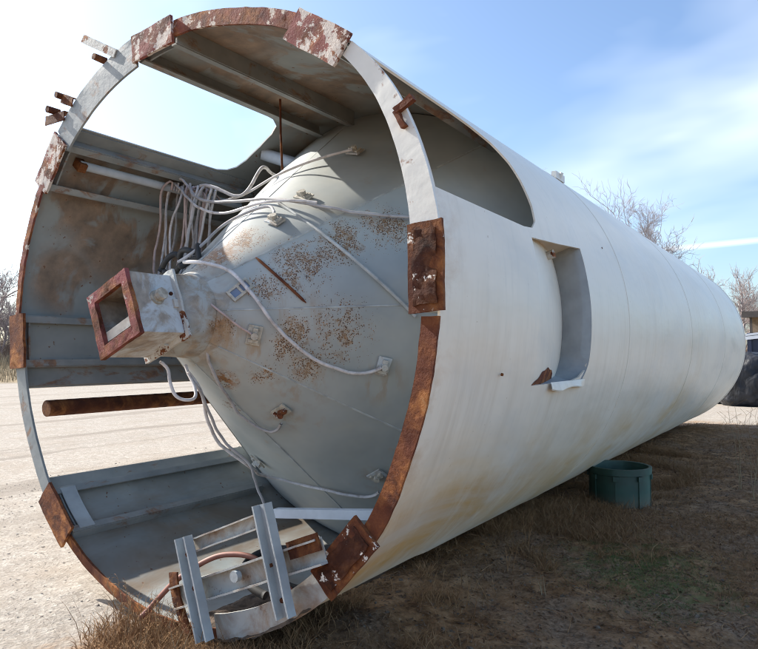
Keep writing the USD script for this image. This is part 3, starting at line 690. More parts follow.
# ------------------------------------------------------------------ hoses
LILAC = [HOSE, HOSE, HOSE_GREY, HOSE_PINK]
def hose(name, pts, r, mt, label, group=None, n=44, sides=8, catg='hose'):
    o = np.asarray(pts, float)[0]; t = thing(name, label, catg, o, group)
    sp_ = spline(pts, n); w_ = (meshkit.fbm(sp_ * 9 + len(pts), 2, 3)[:, None] - .5) * .012 * np.array([1, 1, 1]); w_[:2] = 0; w_[-2:] = 0
    obj('tube', tube(sp_ + w_ * (r < .02), r * (.86 if r < .02 else 1), sides), mt, t, True)
    return t
hose('hose', [(-0.906, 0.95, 2.948), (-0.75, 1.0, 2.911), (-0.529, 1.05, 2.841), (-0.479, 1.15, 2.999), (-0.501, 1.25, 3.107), (-0.569, 1.4, 3.121), (-0.62, 1.55, 3.122)], .016, HOSE, 'thick white hose looping up toward the grey pipe stub')
hose('hose', [(-1.272, 1.0, 3.083), (-1.003, 0.95, 2.922), (-0.856, 0.95, 2.828), (-0.608, 1.05, 2.829), (-0.307, 1.112, 2.938), (0.113, 1.21, 3.057), (0.342, 1.325, 3.114)], .012, HOSE, 'highest thin hose rising across the sunlit top of the cone past the rod')
hose('hose', [(-1.029, 0.95, 2.984), (-0.82, 0.85, 2.819), (-0.521, 0.8, 2.736), (-0.193, 0.78, 2.702), (0.02, 0.753, 2.677), (0.389, 0.765, 2.593), (0.728, 0.935, 2.516), (0.986, 1.163, 2.501)], .013, HOSE_GREY, 'long grey hose crossing the upper cone to the right rim')
hose('hose', [(-1.351, 1.0, 3.078), (-0.903, 0.85, 2.814), (-0.618, 0.75, 2.679), (-0.333, 0.7, 2.61), (0.041, 0.666, 2.622), (0.336, 0.739, 2.616), (0.462, 0.782, 2.592)], .012, HOSE, 'white hose sagging from the wall conduit just under the long grey hose')
hose('hose', [(-0.213, 0.2, 2.186), (-0.118, 0.33, 2.318), (-0.154, 0.557, 2.494), (0.012, 0.627, 2.57), (0.113, 0.662, 2.591), (0.239, 0.604, 2.511)], .012, HOSE_GREY, 'arched grey hose from the black wrap to the fitting in the sunlit patch')
hose('hose', [(-0.028, 0.1, 2.159), (0.119, 0.1, 2.141), (0.275, 0.191, 2.091), (0.406, 0.245, 1.955), (0.507, 0.348, 1.763), (0.594, 0.492, 1.613), (0.688, 0.637, 1.517), (0.825, 0.808, 1.472), (0.905, 0.88, 1.505)], .0135, HOSE, 'long white hose curving from the spout down the middle of the cone to its right')
hose('hose', [(0.068, 0.04, 2.012), (0.185, 0.07, 1.924), (0.294, 0.106, 1.842), (0.367, 0.203, 1.749), (0.405, 0.25, 1.712)], .008, HOSE_PINK, 'short thin brownish hose from the spout to the nearest fitting')
hose('hose', [(0.125, 0.1, 1.785), (0.139, 0.12, 1.678), (0.142, 0.177, 1.506), (0.074, 0.364, 1.324), (0.05, 0.543, 1.169), (0.118, 0.652, 1.085), (0.281, 0.638, 1.142)], .012, HOSE_GREY, 'grey hose running from below the spout to the low rusty fitting')
hose('hose', [(0.019, -0.1, 1.548), (0.027, -0.05, 1.501), (0.056, -0.05, 1.402), (0.093, 0.0, 1.331), (0.13, 0.05, 1.33), (0.04, 0.1, 1.45), (-0.023, 0.12, 1.527)], .012, HOSE, 'small white hose loop hanging below the spout')
hose('hose', [(0.021, 0.1, 1.485), (-0.038, 0.3, 1.208), (-0.091, 0.5, 0.966), (-0.027, 0.62, 0.863), (-0.2, 1.0, 0.70), (-0.1, 1.17, 0.635), (0.178, 1.234, 0.597), (0.488, 1.36, 0.569), (0.571, 1.34, 0.615)], .013, HOSE, 'lilac white hose under the cone ending low at the right')
hose('hose', [(0.04, 0.1, 1.45), (-0.01, 0.3, 1.209), (-0.043, 0.5, 0.983), (0.02, 0.62, 0.848), (-0.004, 0.7, 0.726), (0.004, 0.75, 0.597), (0.002, 0.9, 0.403)], .011, HOSE_GREY, 'grey hose dropping from below the cone toward the skirt floor')
bund = [[(-1.285, 0.9, 3.046), (-0.883, 0.788, 2.587), (-0.666, 0.45, 2.34)], [(-1.324, 1.0, 3.061), (-0.893, 0.881, 2.575), (-0.662, 0.525, 2.313)], [(-1.346, 1.1, 3.071), (-0.858, 0.95, 2.549), (-0.595, 0.5, 2.268)],
        [(-1.079, 0.95, 2.986), (-0.702, 0.831, 2.554), (-0.499, 0.475, 2.321)], [(-1.126, 1.05, 3.004), (-0.754, 0.9, 2.538), (-0.554, 0.45, 2.287)], [(-0.894, 0.9, 2.929), (-0.663, 0.806, 2.494), (-0.539, 0.525, 2.259)],
        [(-0.953, 1.0, 2.951), (-0.636, 0.875, 2.537), (-0.466, 0.5, 2.314)], [(-1.022, 1.1, 2.975), (-0.689, 0.944, 2.523), (-0.509, 0.475, 2.279)], [(-0.798, 0.95, 2.902), (-0.527, 0.825, 2.465), (-0.382, 0.45, 2.23)],
        [(-0.854, 1.05, 2.923), (-0.58, 0.919, 2.522), (-0.432, 0.525, 2.307)], [(-0.858, 0.9, 2.918), (-0.746, 0.8, 2.51), (-0.685, 0.5, 2.29)], [(-1.09, 1.0, 2.991), (-0.791, 0.869, 2.507), (-0.629, 0.475, 2.246)]]
bund += [[tuple(np.array(q) + [.055 * (-1) ** k, .03 * (k % 3), -.012 * k]) for q in bund[k]] for k in (1, 3, 4, 6, 9, 11)]
for i, (a, m_, b_) in enumerate(bund):
    a, m_, b_ = map(np.array, (a, m_, b_)); j = rng.normal(0, .018, (4, 3))
    top = cyl_pt(138.0, 1.70, .95 + .05 * (i % 12) + .02 * (i // 12))
    v_ = CAM - a; v_ /= np.linalg.norm(v_); lo = a + np.array([.05, -.10, -.62]) + j[1] * 1.6; lo2 = np.array([-.62 + .05 * (i % 5), .36, 2.12 - .03 * (i % 3)])
    pts = [top, (top + a) / 2 + [.03, 0, .03], a + [.03, -.02, -.05], a * .55 + lo * .45 + j[0], lo, lo * .35 + lo2 * .65 + [0, 0, -.10] + j[2], lo2]
    hose('hanging_hose', pts, .0115, LILAC[i % 4] if i != 0 else HOSE_PINK, 'thin pale hose hanging in the bundle between the wall conduit and the black wrap', 'hoses hanging from the wall conduit', 40)
wr = spline([(-0.551, 0.3, 2.158), (-0.466, 0.3, 2.219), (-0.341, 0.3, 2.256), (-0.22, 0.3, 2.271), (-0.141, 0.3, 2.29), (-0.096, 0.28, 2.225), (-0.194, 0.28, 2.194), (-0.314, 0.28, 2.171), (-0.438, 0.28, 2.127)], 90)
t_ = np.linspace(0, 30, 90); wr = wr + np.stack([np.cos(t_), np.sin(t_), np.sin(t_ * 1.3)], -1) * .018
tg = thing('black_wrap', 'twisted black cable wrap gathering the pale hoses behind the spout', 'cable wrap', wr[0])
obj('tube', tube(wr, .02, 8), BLACK, tg, True)

# ------------------------------------------------------------------ broken ladder-like steel frame across the bottom of the rim
fr_ = thing('broken_ladder', 'bent grey ladder-like steel frame with rusty crossbars standing in the bottom of the open end', 'steel frame', (.6, -.06, .1))
obj('upright', rough(channel((.27, -.10, .59), (.455, -.10, .075), .09, .045, .01, (0, -1, .0)), .003, 9, 1, .06), GALV, fr_, 30)
obj('upright', rough(channel((.865, -.10, .845), (1.03, -.10, .325), .09, .045, .01, (0, -1, .0)), .003, 9, 2, .06), GALV, fr_, 30)
obj('crossbar', rough(channel((.29, -.055, .535), (.83, -.055, .755), .075, .035, .008, (0, -1, 0)), .004, 9, 3, .05), WORN, fr_, 30)
obj('crossbar', rough(channel((.13, -.035, .215), (1.20, -.035, .655), .125, .05, .01, (0, -1, 0)), .003, 9, 4, .06), WORN, fr_, 30)
obj('bolt', tube([(.645, -.07, .44), (.645, -.10, .44)], .03, 12), GALV, fr_)
obj('end_tab', rough(box((1.10, -.075, .665), ((.9, 0, .37), (0, 1, 0), (-.37, 0, .9)), (.21, .012, .085)), .003, 10, 5, .04), RUST_DARK, fr_, 30, label='dark rusted tab at the right end of the crossbar')
for q in ((.30, .50), (.36, .33), (.85, .72), (.915, .55), (.46, .12), (1.0, .40)):
    obj('bolt', tube([(q[0], -.104, q[1]), (q[0], -.122, q[1])], .013, 6), RUST_DARK, fr_)
pst = spline([(.10, -.05, .35), (.13, -.06, .25), (.19, -.06, .13), (.27, -.07, .03)], 12)
ft = thing('rusty_post', 'short bent rusty strap standing left of the ladder-like frame', 'steel strap', (.2, -.06, 0))
obj('strap', rough(cat(*[bar(pst[i], pst[i + 1], .07, .012) for i in range(11)]), .006, 14, 4, .03), RUST_DARK, ft, 40)
bt = thing('steel_tube', 'pale blue-grey square tube lying behind the ladder-like frame', 'steel tube', (.6, .3, .6))
obj('tube', bar((.58, .28, .683), (1.26, .32, .757), .05, .05), BLUEGREY, bt, 30)
hose('red_hose', [(-.13, -.10, .06), (-.05, -.03, .17), (.02, .0, .25), (.14, .06, .35), (.26, .12, .42), (.42, .18, .44), (.56, .22, .40), (.70, .24, .30), (.76, .25, .27)], .0185, HOSE_RED, 'faded red rubber hose arching behind the frame from the dead weeds', None, 50, 10)
for lb, o in (('black rubber hose coiled low behind the frame, the nearer one', .0), ('black rubber hose coiled low behind the frame, the farther one', .22)):
    a = np.linspace(.2, 4.9, 40); pts = np.stack([.66 + .24 * np.cos(a) + o * .3, .25 + o + .18 * np.sin(a), .36 + .08 * np.sin(a * .8 + o * 5)], -1)
    hose('black_hose', pts, .024, BLACK, lb, None, 60, 10)

hx, hy = np.linspace(.02, 1.10, 60), np.linspace(-.03, .75, 44)
HX, HY = np.meshgrid(hx, hy, indexing='ij'); edge_ = np.minimum(1, np.minimum(np.minimum(HX - .02, 1.10 - HX) / .22, np.minimum(HY + .03, .75 - HY) / .25))
hz = R - np.sqrt((R - .012) ** 2 - HX ** 2) - .03 + edge_ ** .7 * (.085 + .10 * (meshkit.fbm(np.stack([HX * 6, HY * 6, 0 * HX], -1), 4, 17) - .5)) + (meshkit.fbm(np.stack([HX * 26, HY * 26, 0 * HX], -1), 3, 19) - .5) * .03
DEBRIS = plain('dark_debris', (.075, .052, .036), .95, .6, 16, bump=.7, bscale=50)
tag(obj('soil_heap', grid(np.stack([HX, HY, hz], -1)), DEBRIS, None, True), 'dark heap of soil and rotten leaves in the bottom of the open end', 'soil', kind='stuff')

# ------------------------------------------------------------------ green tub
TC = np.array([1.36, 4.72])
def tub_mat():
    b = NB(); col = b.ramp(b.noise(5, 6, .6), [(.3, (.017, .050, .038)), (.7, (.034, .085, .064))])
    col = b.mix(b.math('multiply', b.rng(b.noise(3, 6, .65, loc=(2, 2, 2)), .5, .66), .5), col, (.03, .035, .03))
    col = b.mix(b.math('multiply', b.rng(b.z() + '.z', .16, .0), .6), col, (.13, .10, .07))
    return b.done('green_plastic', col, .5, b.noise(14, 3), .12, .01)
TUB = tub_mat()
tb = thing('green_tub', 'open dark green plastic tub standing on the soil beside the silo', 'tub', (*TC, 0))
a = np.linspace(0, TAU, 65)[:-1]; z0 = -.03
pr_ = [(.300, z0), (.306, .33), (.322, .335), (.325, .40), (.312, .405), (.292, .40), (.285, .30), (.28, .02), (.0, .015)]
P = np.array([[(TC[0] + r * math.cos(t) * (1 + .012 * math.sin(2 * t)), TC[1] + r * math.sin(t), z) for r, z in pr_] for t in a])
g = grid(P, closed_u=True)
obj('wall', g, TUB, tb, 40)
for k in range(8):
    t = k * TAU / 8 + .15; e = np.array([math.cos(t), math.sin(t), 0])
    obj('lug', box(np.array([*TC, .305]) + e * .318, (e, (-e[1], e[0], 0), (0, 0, 1)), (.022, .055, .05)), TUB, tb)
    obj('rib', box(np.array([*TC, .13]) + e * .306, (e, (-e[1], e[0], 0), (0, 0, 1)), (.012, .02, .30)), TUB, tb)

# ------------------------------------------------------------------ black bales, container and shed at the right edge
def tarp_mat():
    b = NB(); return b.done('black_plastic', b.ramp(b.noise(3, 5), [(.3, (.010, .011, .014)), (.7, (.022, .023, .028))]), b.rng(b.noise(5, 4), .3, .7, .38, .6), b.noise(4, 4, .55, (1, 1, .4), 1.5), .5, .05, spec=.3)
TARP = tarp_mat()
def bale(c, r, seed, label):
    m = trimesh.creation.icosphere(5); v = np.asarray(m.vertices); v = np.sign(v) * np.abs(v) ** .72
    v = v / np.abs(v).max(); n = meshkit.fbm(v * 2.4 + seed, 4, seed) - .5; rd = 1 - 2 * np.abs(meshkit.fbm(v * np.array([2.0, 2.0, 1.0]) + seed * 3, 3, seed + 5) - .5)
    v = v * (1 + .26 * n + .10 * rd)[:, None] * np.array(r) + np.array(c); v[:, 2] = np.maximum(v[:, 2], -.02)
    t = thing('wrapped_bale', label, 'bale', (c[0], c[1], 0)); obj('sheeting', trimesh.Trimesh(v, m.faces, process=False), TARP, t, True)
bale((1.22, 20.4, .74), (.78, .8, .82), 3, 'black plastic wrapped bundle nearest the far end of the silo')
bale((2.38, 20.3, .72), (.66, .85, .80), 8, 'black plastic wrapped bundle at the right edge of the picture')
bale((.45, 21.2, .62), (.75, .8, .70), 5, 'low black plastic wrapped bundle half hidden behind the silo end')
NAVY = plain('navy_paint', (.015, .02, .045), .4, .25, 2)
LIDM = plain('pale_lid', (.55, .57, .60), .4, .1, 2)
ct = thing('waste_container', 'dark navy steel container with a pale sloping lid behind the black bundles', 'container', (2.6, 25.5, 0))
P0 = np.array([2.62, 25.6, 0.25])
obj('body', cat(box(P0 + [0, 0, 1.15], ((1, 0, 0), (0, 1, 0), (0, 0, 1)), (3.4, 1.9, 1.9)), *[box(P0 + [x, -.98, 1.15], ((1, 0, 0), (0, 1, 0), (0, 0, 1)), (.09, .06, 1.9)) for x in np.linspace(-1.6, 1.6, 6)]), NAVY, ct, 30)
obj('lid', cat(box(P0 + [0, -.05, 2.22], ((1, 0, .12), (0, 1, 0), (-.12, 0, 1)), (3.5, 2.05, .10)), box(P0 + [0, -1.05, 2.12], ((1, 0, .12), (0, 1, 0), (-.12, 0, 1)), (3.5, .05, .14))), LIDM, ct, 30)
for x in (-1.3, 1.3): obj('skid', box(P0 + [x, 0, -.03], ((1, 0, 0), (0, 1, 0), (0, 0, 1)), (.16, 1.8, .46)), RUST_DARK, ct)
WOOD, DARKROOF, GLASS = plain('shed_boards', (.22, .175, .135), .85, .25, 3), plain('shed_fascia', (.085, .075, .07), .8, .2, 2), plain('shed_glass', (.03, .035, .04), .12, .1, 2)
sh = thing('wooden_shed', 'brown board shed with flat dark roof beyond the container', 'shed', (3.5, 60, 0))
S0 = np.array([3.6, 60.0, 0.0])
for k in range(12):
    x = -4.9 + .89 * k
    if k in (2, 5, 8): continue
    obj('wall_panel', box(S0 + [x, 0, 2.35], ((1, 0, 0), (0, 1, 0), (0, 0, 1)), (.87, .12, 4.7)), WOOD, sh)
for k in (2, 5, 8):
    x = -4.9 + .89 * k
    obj('wall_panel', box(S0 + [x, .02, .9], ((1, 0, 0), (0, 1, 0), (0, 0, 1)), (.87, .12, 1.8)), WOOD, sh)
    wn = obj('window', cat(*[box(S0 + [x + dx, 0, 3.2], ((1, 0, 0), (0, 1, 0), (0, 0, 1)), (.07, .14, 2.8)) for dx in (-.4, 0, .4)]), DARKROOF, sh)
    obj('pane', box(S0 + [x, .05, 3.2], ((1, 0, 0), (0, 1, 0), (0, 0, 1)), (.8, .03, 2.8)), GLASS, wn)
for k in range(5): obj('post', box(S0 + [-5.2 + 2.6 * k, -1.5, 2.35], ((1, 0, 0), (0, 1, 0), (0, 0, 1)), (.18, .18, 4.7)), DARKROOF, sh)
obj('side_wall', box(S0 + [-5.3, 3.0, 2.35], ((1, 0, 0), (0, 1, 0), (0, 0, 1)), (.12, 5.9, 4.7)), WOOD, sh)
obj('roof', box(S0 + [0, 1.6, 4.95], ((1, 0, 0), (0, 1, .04), (0, -.04, 1)), (11.6, 7.2, .5)), DARKROOF, sh)

# ------------------------------------------------------------------ bare trees
def bark(name, c): return plain(name, c, .9, .3, 3)
BARKS = [bark('bark_grey', (.27, .235, .235)), bark('bark_brown', (.29, .235, .22)), bark('bark_pale', (.26, .22, .20))]
def sweep_many(segs, sides):
    """many branches (points n x 3, radii n) of equal n -> one mesh"""
    P = np.array([q[0] for q in segs]); Rd = np.array([q[1] for q in segs]); m, n = P.shape[:2]
    d = P[:, -1] - P[:, 0]; d /= np.linalg.norm(d, axis=1, keepdims=True)
    ref = np.where(np.abs(d[:, 2:]) > .9, [[1.0, 0, 0]], [[0, 0, 1.0]]); u = np.cross(ref, d); u /= np.linalg.norm(u, axis=1, keepdims=True); w = np.cross(d, u)
    a = np.arange(sides) / sides * TAU
    V = P[:, :, None] + Rd[:, :, None, None] * (np.cos(a)[None, None, :, None] * u[:, None, None] + np.sin(a)[None, None, :, None] * w[:, None, None])
    i, j = np.meshgrid(np.arange(n - 1), np.arange(sides), indexing='ij'); k = (j + 1) % sides
    f = np.stack([np.stack([i * sides + j, i * sides + k, (i + 1) * sides + k], -1), np.stack([i * sides + j, (i + 1) * sides + k, (i + 1) * sides + j], -1)]).reshape(-1, 3)
    return trimesh.Trimesh(V.reshape(-1, 3), (np.arange(m)[:, None, None] * n * sides + f).reshape(-1, 3), process=False)
def branchset(seed, height, spread, levels=7, lean=(0, 0), trunk_r=.22, twig=.012, fork=2):
    r = np.random.default_rng(seed); S = {}
    def grow(p, d, L, rad, lev):
        n = 5 if lev < 3 else 4; pts = [p]; dd = d
        for _ in range(n - 1):
            dd = dd + r.normal(0, .10 + .025 * lev, 3) + np.array([0, 0, .07]); dd = dd / math.sqrt(dd @ dd); pts.append(pts[-1] + dd * L / (n - 1))
        S.setdefault((lev == 0, n, 8 if lev < 2 else (5 if lev < 4 else 3)), []).append((np.array(pts), np.linspace(rad, max(rad * .6, twig * .6), n)))
        if lev >= levels: return
        k = fork + (r.random() < .95) + (lev == 0) * 2
        for i in range(k):
            t = 1.0 if i == 0 else r.uniform(.35, 1.0); q = pts[min(n - 1, int(t * (n - 1) + .5))]
            az = r.uniform(0, TAU); an = (.25 if i == 0 and lev > 0 else r.uniform(.4, .85)) * spread
            u = np.cross(dd, [.3, .5, .8]); u /= math.sqrt(u @ u); w = np.cross(dd, u); nd = dd * math.cos(an) + (u * math.cos(az) + w * math.sin(az)) * math.sin(an)
            grow(q, nd / math.sqrt(nd @ nd), L * (r.uniform(.72, .92) if i == 0 else r.uniform(.55, .8)), max(rad * (.68 if i == 0 else .5), twig), lev + 1)
    d0 = np.array([lean[0], lean[1], 1.0]); d0 /= np.linalg.norm(d0)
    grow(np.zeros(3), d0, height * .27, trunk_r, 0)
    return cat(*[sweep_many(v, k[2]) for k, v in S.items() if k[0]]), cat(*[sweep_many(v, k[2]) for k, v in S.items() if not k[0]])
def tree(name, pos, seed, height, label, mat, group=None, **kw):
    tr, tw = branchset(seed, height, kw.pop('spread', 1.0), **kw)
    top = max(tw.vertices[:, 2].max(), 1); s = height / top
    t = thing(name, label, 'tree', pos, group); o = np.array(pos, float)
    obj('trunk', trimesh.Trimesh(tr.vertices * s + o, tr.faces, process=False), mat, t, True)
    obj('crown', trimesh.Trimesh(tw.vertices * s + o, tw.faces, process=False), mat, t, True)
def at(px, dist, z=0.0):
    d = pix_dir(px, 340); d = d / np.hypot(d[0], d[1]); q = CAM + d * dist; return (float(q[0]), float(q[1]), float(ground_z(q[0], q[1])) - .1)
tree('bare_tree', at(590, 52), 11, 17.0, 'tall bare tree rising behind the top of the silo, the left one of two', BARKS[0], trunk_r=.20, spread=.85, twig=.010, levels=8)
tree('bare_tree', at(641, 50), 23, 14.6, 'broad bare tree rising behind the silo, the right one of two', BARKS[0], trunk_r=.20, spread=.95, twig=.010, levels=8)
tree('bare_tree', at(741, 74), 31, 11.3, 'reddish bare tree just past the far end of the silo', BARKS[1], trunk_r=.3, spread=.8, twig=.012)
tree('bare_tree', at(768, 80), 37, 8.5, 'low bare tree behind the shed at the right edge', BARKS[1], trunk_r=.2, spread=.9, twig=.012)
lt = [(2, 62, 8.6, 41, 'bare tree at the left edge with the tallest crown'), (13, 70, 8.0, 43, 'bare tree nearest the left rim of the silo'), (-14, 66, 9.5, 47, 'bare tree cut off by the left edge of the picture'), (22, 84, 8.2, 53, 'farthest bare tree, seen beside the left rim')]
for px, dist, h, s, lb in lt: tree('bare_tree', at(px, dist), s, h, lb, BARKS[1], trunk_r=.2, spread=.9, levels=7, twig=.012)
for i, px in enumerate((60, 110, 240)): tree('bare_tree', at(px, 75 + 6 * i), 60 + i, 6.5 + i * .4, ['bare tree seen low through the left side of the open end', 'bare tree behind the lower left opening', 'bare tree hidden behind the cone'][i], BARKS[1], levels=6, twig=.015)

# ------------------------------------------------------------------ grass, weeds, stones
def blades(P, h, w, lean, r, bend=.5):
    """curved tapering blades at points P: 3 segments, flat strips"""
    n = len(P); az = r.uniform(0, TAU, n); la = r.uniform(0, TAU, n); H = h * r.uniform(.5, 1.3, n); L = lean * r.uniform(.2, 1.2, n)
    s = np.stack([np.cos(az), np.sin(az), 0 * az], -1); ld = np.stack([np.cos(la), np.sin(la), 0 * la], -1)
    V = []
    for t, ww in ((0, 1), (.4, .85), (.75, .55), (1, .08)):
        c = P + np.stack([0 * H, 0 * H, H * t * (1 - bend * t * L / max(lean, 1e-6) * .6)], -1) + ld * (L * H * t ** 1.7)[:, None]
        V += [c - s * (w * ww / 2), c + s * (w * ww / 2)]
    V = np.stack(V, 1); base = np.arange(n)[:, None, None] * 8
    q = np.array([[0, 1, 3], [0, 3, 2], [2, 3, 5], [2, 5, 4], [4, 5, 7], [4, 7, 6]])
    return trimesh.Trimesh(V.reshape(-1, 3), (base + q).reshape(-1, 3), process=False)
def straw(name, cols):
    b = NB(); g = b.pos(); c = b.ramp(b.noise(23, 4, .7), list(zip((.25, .45, .6, .8), cols)))
    isl = b.ramp(b.g + '.random_per_island', [(0, cols[0]), (.5, cols[1]), (.85, cols[2]), (1, cols[3])])
    return b.done(name, b.mix(.6, c, isl), .85, spec=.15)
STRAW = straw('dead_grass', [(.15, .08, .038), (.33, .19, .092), (.48, .31, .16), (.62, .46, .27)])
STRAW_PALE = straw('field_grass', [(.22, .165, .10), (.32, .25, .155), (.42, .34, .22), (.50, .41, .28)])
GREEN = straw('green_grass', [(.06, .09, .028), (.10, .15, .045), (.15, .19, .07), (.22, .22, .11)])
LEAF = straw('leaf_litter', [(.07, .040, .024), (.18, .105, .06), (.34, .225, .14), (.55, .43, .30)])
def on_ground(x, y, dz=-.006): return np.stack([x, y, ground_z(x, y) + dz], -1)
def clumpy(n, xr, yr, sc, thr, seed, outside=True):
    r = np.random.default_rng(seed); x, y = r.uniform(*xr, n * 4), r.uniform(*yr, n * 4)
    k = meshkit.fbm(np.stack([x * sc, y * sc, 0 * x], -1), 3, seed) > thr
    x, y = x[k][:n], y[k][:n]; return x, y
r = np.random.default_rng(5)
ms = []
# under the open end, a thick tangle
n = 5200; x = r.normal(.22, .30, n); y = -.17 + r.normal(0, .15, n); k = ((y < .02) | ((x > .45) & (x < 1.3))) & (x > -.5 - .5 * y - .9 * np.minimum(0, y + .1) * 0); x, y = x[k], y[k]
ms.append(blades(on_ground(x, y), .12, .0045, 1.3, r))
n = 200; x = r.normal(.05, .20, n); y = -.14 + r.normal(0, .10, n); k = y < .0
ms.append(blades(on_ground(x[k], y[k]), .26, .0045, .8, r, .3))
# matted strip along the barrel
x, y = clumpy(26000, (.55, 2.3), (-.4, 8.5), 1.7, .50, 31)
keep = x < 1.35 + .5 * meshkit.noise(np.stack([y * 1.1, 0 * y, 0 * y], -1), 4) + .5 * (r.random(len(x)) ** 4)
ms.append(blades(on_ground(x[keep], y[keep]), .11, .0045, 1.5, r))
x, y = clumpy(14000, (.3, 2.9), (-1.2, 4.5), 1.3, .47, 33)
ms.append(blades(on_ground(x, y), .055, .004, 2.0, r))
x, y = clumpy(9000, (.6, 5), (4, 15), 1.1, .48, 35)
ms.append(blades(on_ground(x, y), .07, .006, 1.8, r))
n = 260; x = r.uniform(.7, 2.0, n); y = r.uniform(.2, 9, n); k = x < 1.5 + .3 * np.sin(y * 2); ms.append(blades(on_ground(x[k], y[k]), .20, .0045, .9, r, .3))
x, y = clumpy(16000, (.5, 4.0), (-1.0, 8.0), .9, .44, 39); ms.append(blades(on_ground(x, y), .03, .0045, 3.2, r, .9))
tag(obj('dead_grass', cat(*ms), STRAW, None, False), 'matted dead brown grass in the shade along the bottom of the silo', 'grass', kind='stuff')
n = 6500; x = np.r_[r.normal(1.95, .32, n), r.normal(2.35, .25, n // 2), r.normal(1.75, .2, n // 3)]; y = np.r_[r.normal(2.75, .36, n), r.normal(2.2, .3, n // 2), r.normal(3.3, .25, n // 3)]
k = meshkit.fbm(np.stack([x * 4, y * 4, 0 * x], -1), 3, 8) > .46
tag(obj('green_grass', blades(on_ground(x[k], y[k]), .022, .0035, 1.2, r), GREEN, None, False), 'thin patch of short green grass in the shaded soil', 'grass', kind='stuff')
# litter: small curled flakes
def flakes(P, size, r):
    n = len(P); a = r.uniform(0, TAU, n); t = r.normal(0, .35, (n, 2)); s = size * r.uniform(.4, 1.5, n)
    u = np.stack([np.cos(a), np.sin(a), t[:, 0]], -1) * s[:, None]; w = np.stack([-np.sin(a), np.cos(a), t[:, 1]], -1) * (s * r.uniform(.25, .7, n))[:, None]
    c = P + np.stack([0 * s, 0 * s, s * .3], -1); V = np.stack([c - u, c - w * .8, c + u, c + w * .8, c + np.stack([0 * s, 0 * s, s * .25], -1)], 1)
    q = np.array([[0, 1, 4], [1, 2, 4], [2, 3, 4], [3, 0, 4]]); return trimesh.Trimesh(V.reshape(-1, 3), (np.arange(n)[:, None, None] * 5 + q).reshape(-1, 3), process=False)
x, y = r.uniform(.1, 4.2, 26000), -1.5 + 13 * r.random(26000) ** 1.5
tag(obj('leaf_litter', flakes(on_ground(x, y, .0), .014, r), LEAF, None, False), 'brown leaf fragments and clods strewn over the shaded soil', 'leaf litter', kind='stuff')
n = 900; x = r.uniform(.3, 4.0, n); y = -1.2 + 9 * r.random(n) ** 1.4; q0 = on_ground(x, y, .004); az = r.uniform(0, TAU, n); L_ = r.uniform(.04, .22, n)
dd_ = np.stack([np.cos(az), np.sin(az), r.normal(.05, .08, n)], -1) * L_[:, None]; sd_ = np.stack([-np.sin(az), np.cos(az), 0 * az], -1) * (L_ * r.normal(0, .12, n))[:, None]
tag(obj('twigs', sweep_many([(np.array([a_, a_ + d_ * .5 + s_, a_ + d_]), np.array([.003, .0025, .0012])) for a_, d_, s_ in zip(q0, dd_, sd_)], 4), STRAW, None, False), 'thin dead twigs lying on the shaded soil', 'twigs', kind='stuff')
# stones
STONE = straw('stone_chips', [(.22, .19, .16), (.32, .285, .245), (.40, .365, .32), (.56, .53, .48)])
STONE_DARK = straw('soil_clods', [(.10, .075, .055), (.17, .13, .095), (.25, .20, .15), (.40, .34, .27)])
def stones(P, size, r):
    base = trimesh.creation.icosahedron(); n = len(P); bv = np.asarray(base.vertices)
    V = bv[None] * (1 + r.uniform(-.35, .35, (n, 12, 1))); s = size * (.35 + r.exponential(.4, n)).clip(.3, 2.2)
    V = V * (s[:, None] * r.uniform(.6, 1.2, (n, 3)) * np.array([1, 1, .6]))[:, None]
    return trimesh.Trimesh((V + P[:, None]).reshape(-1, 3), (np.arange(n)[:, None, None] * 12 + base.faces).reshape(-1, 3), process=False)
n = 20000; x = r.uniform(-5, -.2, n); y = -1.2 + 7 * r.random(n) ** 1.5; k = x < -.45 + .25 * np.sin(y * 3)
tag(obj('gravel', stones(on_ground(x[k], y[k], -.001), .0062, r), STONE, None, False), 'pale limestone chips lying loose on the sunlit yard', 'gravel', kind='stuff')
n = 260; x = r.uniform(-6, -.5, n); y = -1.2 + 9 * r.random(n)
tag(obj('loose_stones', stones(on_ground(x, y, .0), .018, r), STONE, None, False), 'larger loose limestone lumps scattered on the sunlit yard', 'stones', kind='stuff')
n = 9000; x = r.uniform(.2, 4.4, n); y = -1.6 + 11 * r.random(n) ** 1.5
tag(obj('soil_clods', stones(on_ground(x, y, .001), .009, r), STONE_DARK, None, False), 'small dark clods and stones on the shaded soil', 'soil', kind='stuff')
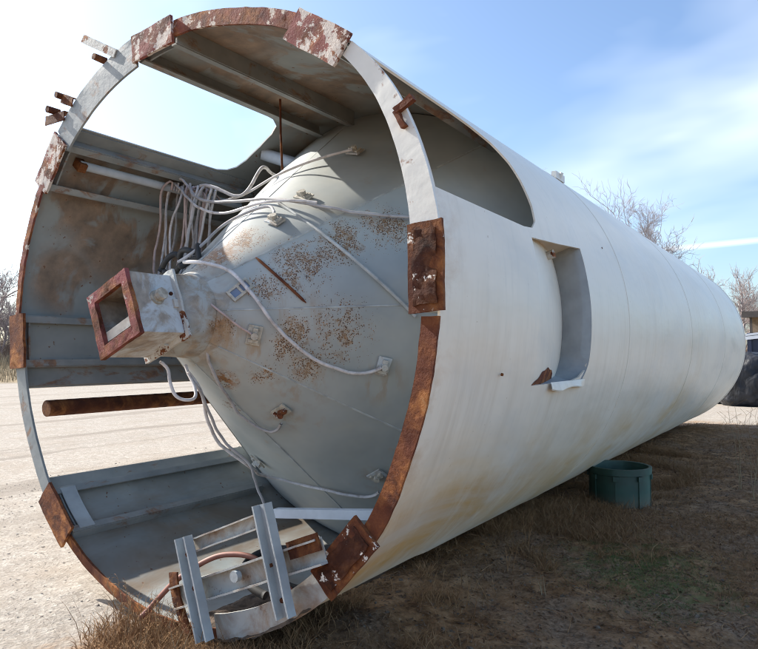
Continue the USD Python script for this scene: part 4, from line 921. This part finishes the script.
# tall dead weeds that stand singly
def weed(pos, h, seed, label, group=None):
    q = np.random.default_rng(seed); p = np.array([pos[0], pos[1], float(ground_z(pos[0], pos[1])) - .01]); t = thing('dead_weed', label, 'weed', p, group); st, hd = [], []
    for k in range(3):
        d = np.array([*q.normal(0, .13, 2), 1]); pts = [p + q.normal(0, .01, 3) * [1, 1, 0]]
        for _ in range(7): d = d + np.array([*q.normal(0, .10, 2), -.02]); d /= np.linalg.norm(d); pts.append(pts[-1] + d * h * q.uniform(.8, 1) / 7)
        st.append(tube(pts, np.linspace(.0035, .0012, 8), 4))
        for j in range(3, 8):
            for _ in range(2):
                e = np.array([*q.normal(0, .6, 2), .8]); e /= np.linalg.norm(e); hd.append(tube([pts[j], pts[j] + e * h * .09, pts[j] + e * h * .14 + [0, 0, -.01]], [.0014, .001, .0022], 3))
    obj('stem', cat(*st), STRAW_PALE if seed % 2 else STRAW, t, False); obj('seed_head', cat(*hd), STRAW, t, False)
G2 = 'dead weeds standing in the shade right of the silo'
for i, (x, y, h) in enumerate([(2.35, 6.2, .95), (2.48, 6.5, .8), (2.55, 5.6, .7)]): weed((x, y), h * 1.15, 101 + 2 * i, ['tallest dead weed near the right edge, beyond the green tub', 'dead weed just behind the tallest one near the right edge', 'lower dead weed at the right edge of the picture'][i])
for i in range(14):
    q = np.random.default_rng(300 + i); weed((q.normal(.02, .2), -.16 + q.normal(0, .08)), q.uniform(.16, .32), 200 + i, 'dead weed stalk in the tangle under the lower left rim', 'dead weed stalks under the lower left rim')
for i in range(5):
    q = np.random.default_rng(400 + i); weed((q.uniform(1.0, 1.9), q.uniform(.3, 4.0)), q.uniform(.15, .32), 240 + i, 'small dead weed stalk in the soil along the right side of the silo', 'small dead weed stalks along the silo')
# field and brush at the left
n = 16000; x = r.uniform(-62, -35, n); y = r.uniform(2, 60, n); zz = ground_z(x, y)
tag(obj('field_grass', blades(np.stack([x, y, zz - .03], -1), 1.05, .035, .35, r, .3), STRAW_PALE, None, False), 'tall tan dead grass along the far side of the yard at left', 'grass', kind='stuff')
BR = straw('brush_twigs', [(.13, .085, .065), (.19, .13, .10), (.25, .18, .14), (.32, .24, .19)])
n = 15000; x = r.uniform(-75, -50, n); y = r.uniform(5, 75, n); zz = ground_z(x, y)
tag(obj('brush', blades(np.stack([x, y, zz - .05], -1), 2.7, .05, .5, r, .2), BR, None, False), 'bare brown brush behind the tan grass at the left edge', 'brush', kind='stuff')
n = 9000; x = r.uniform(-45, 45, n); y = r.uniform(84, 100, n); zz = ground_z(x, y)
tag(obj('brush', blades(np.stack([x, y, zz - .05], -1), 3.0, .09, .5, r, .2), BR, None, False), 'bare brown brush far beyond the shed', 'brush', kind='stuff')
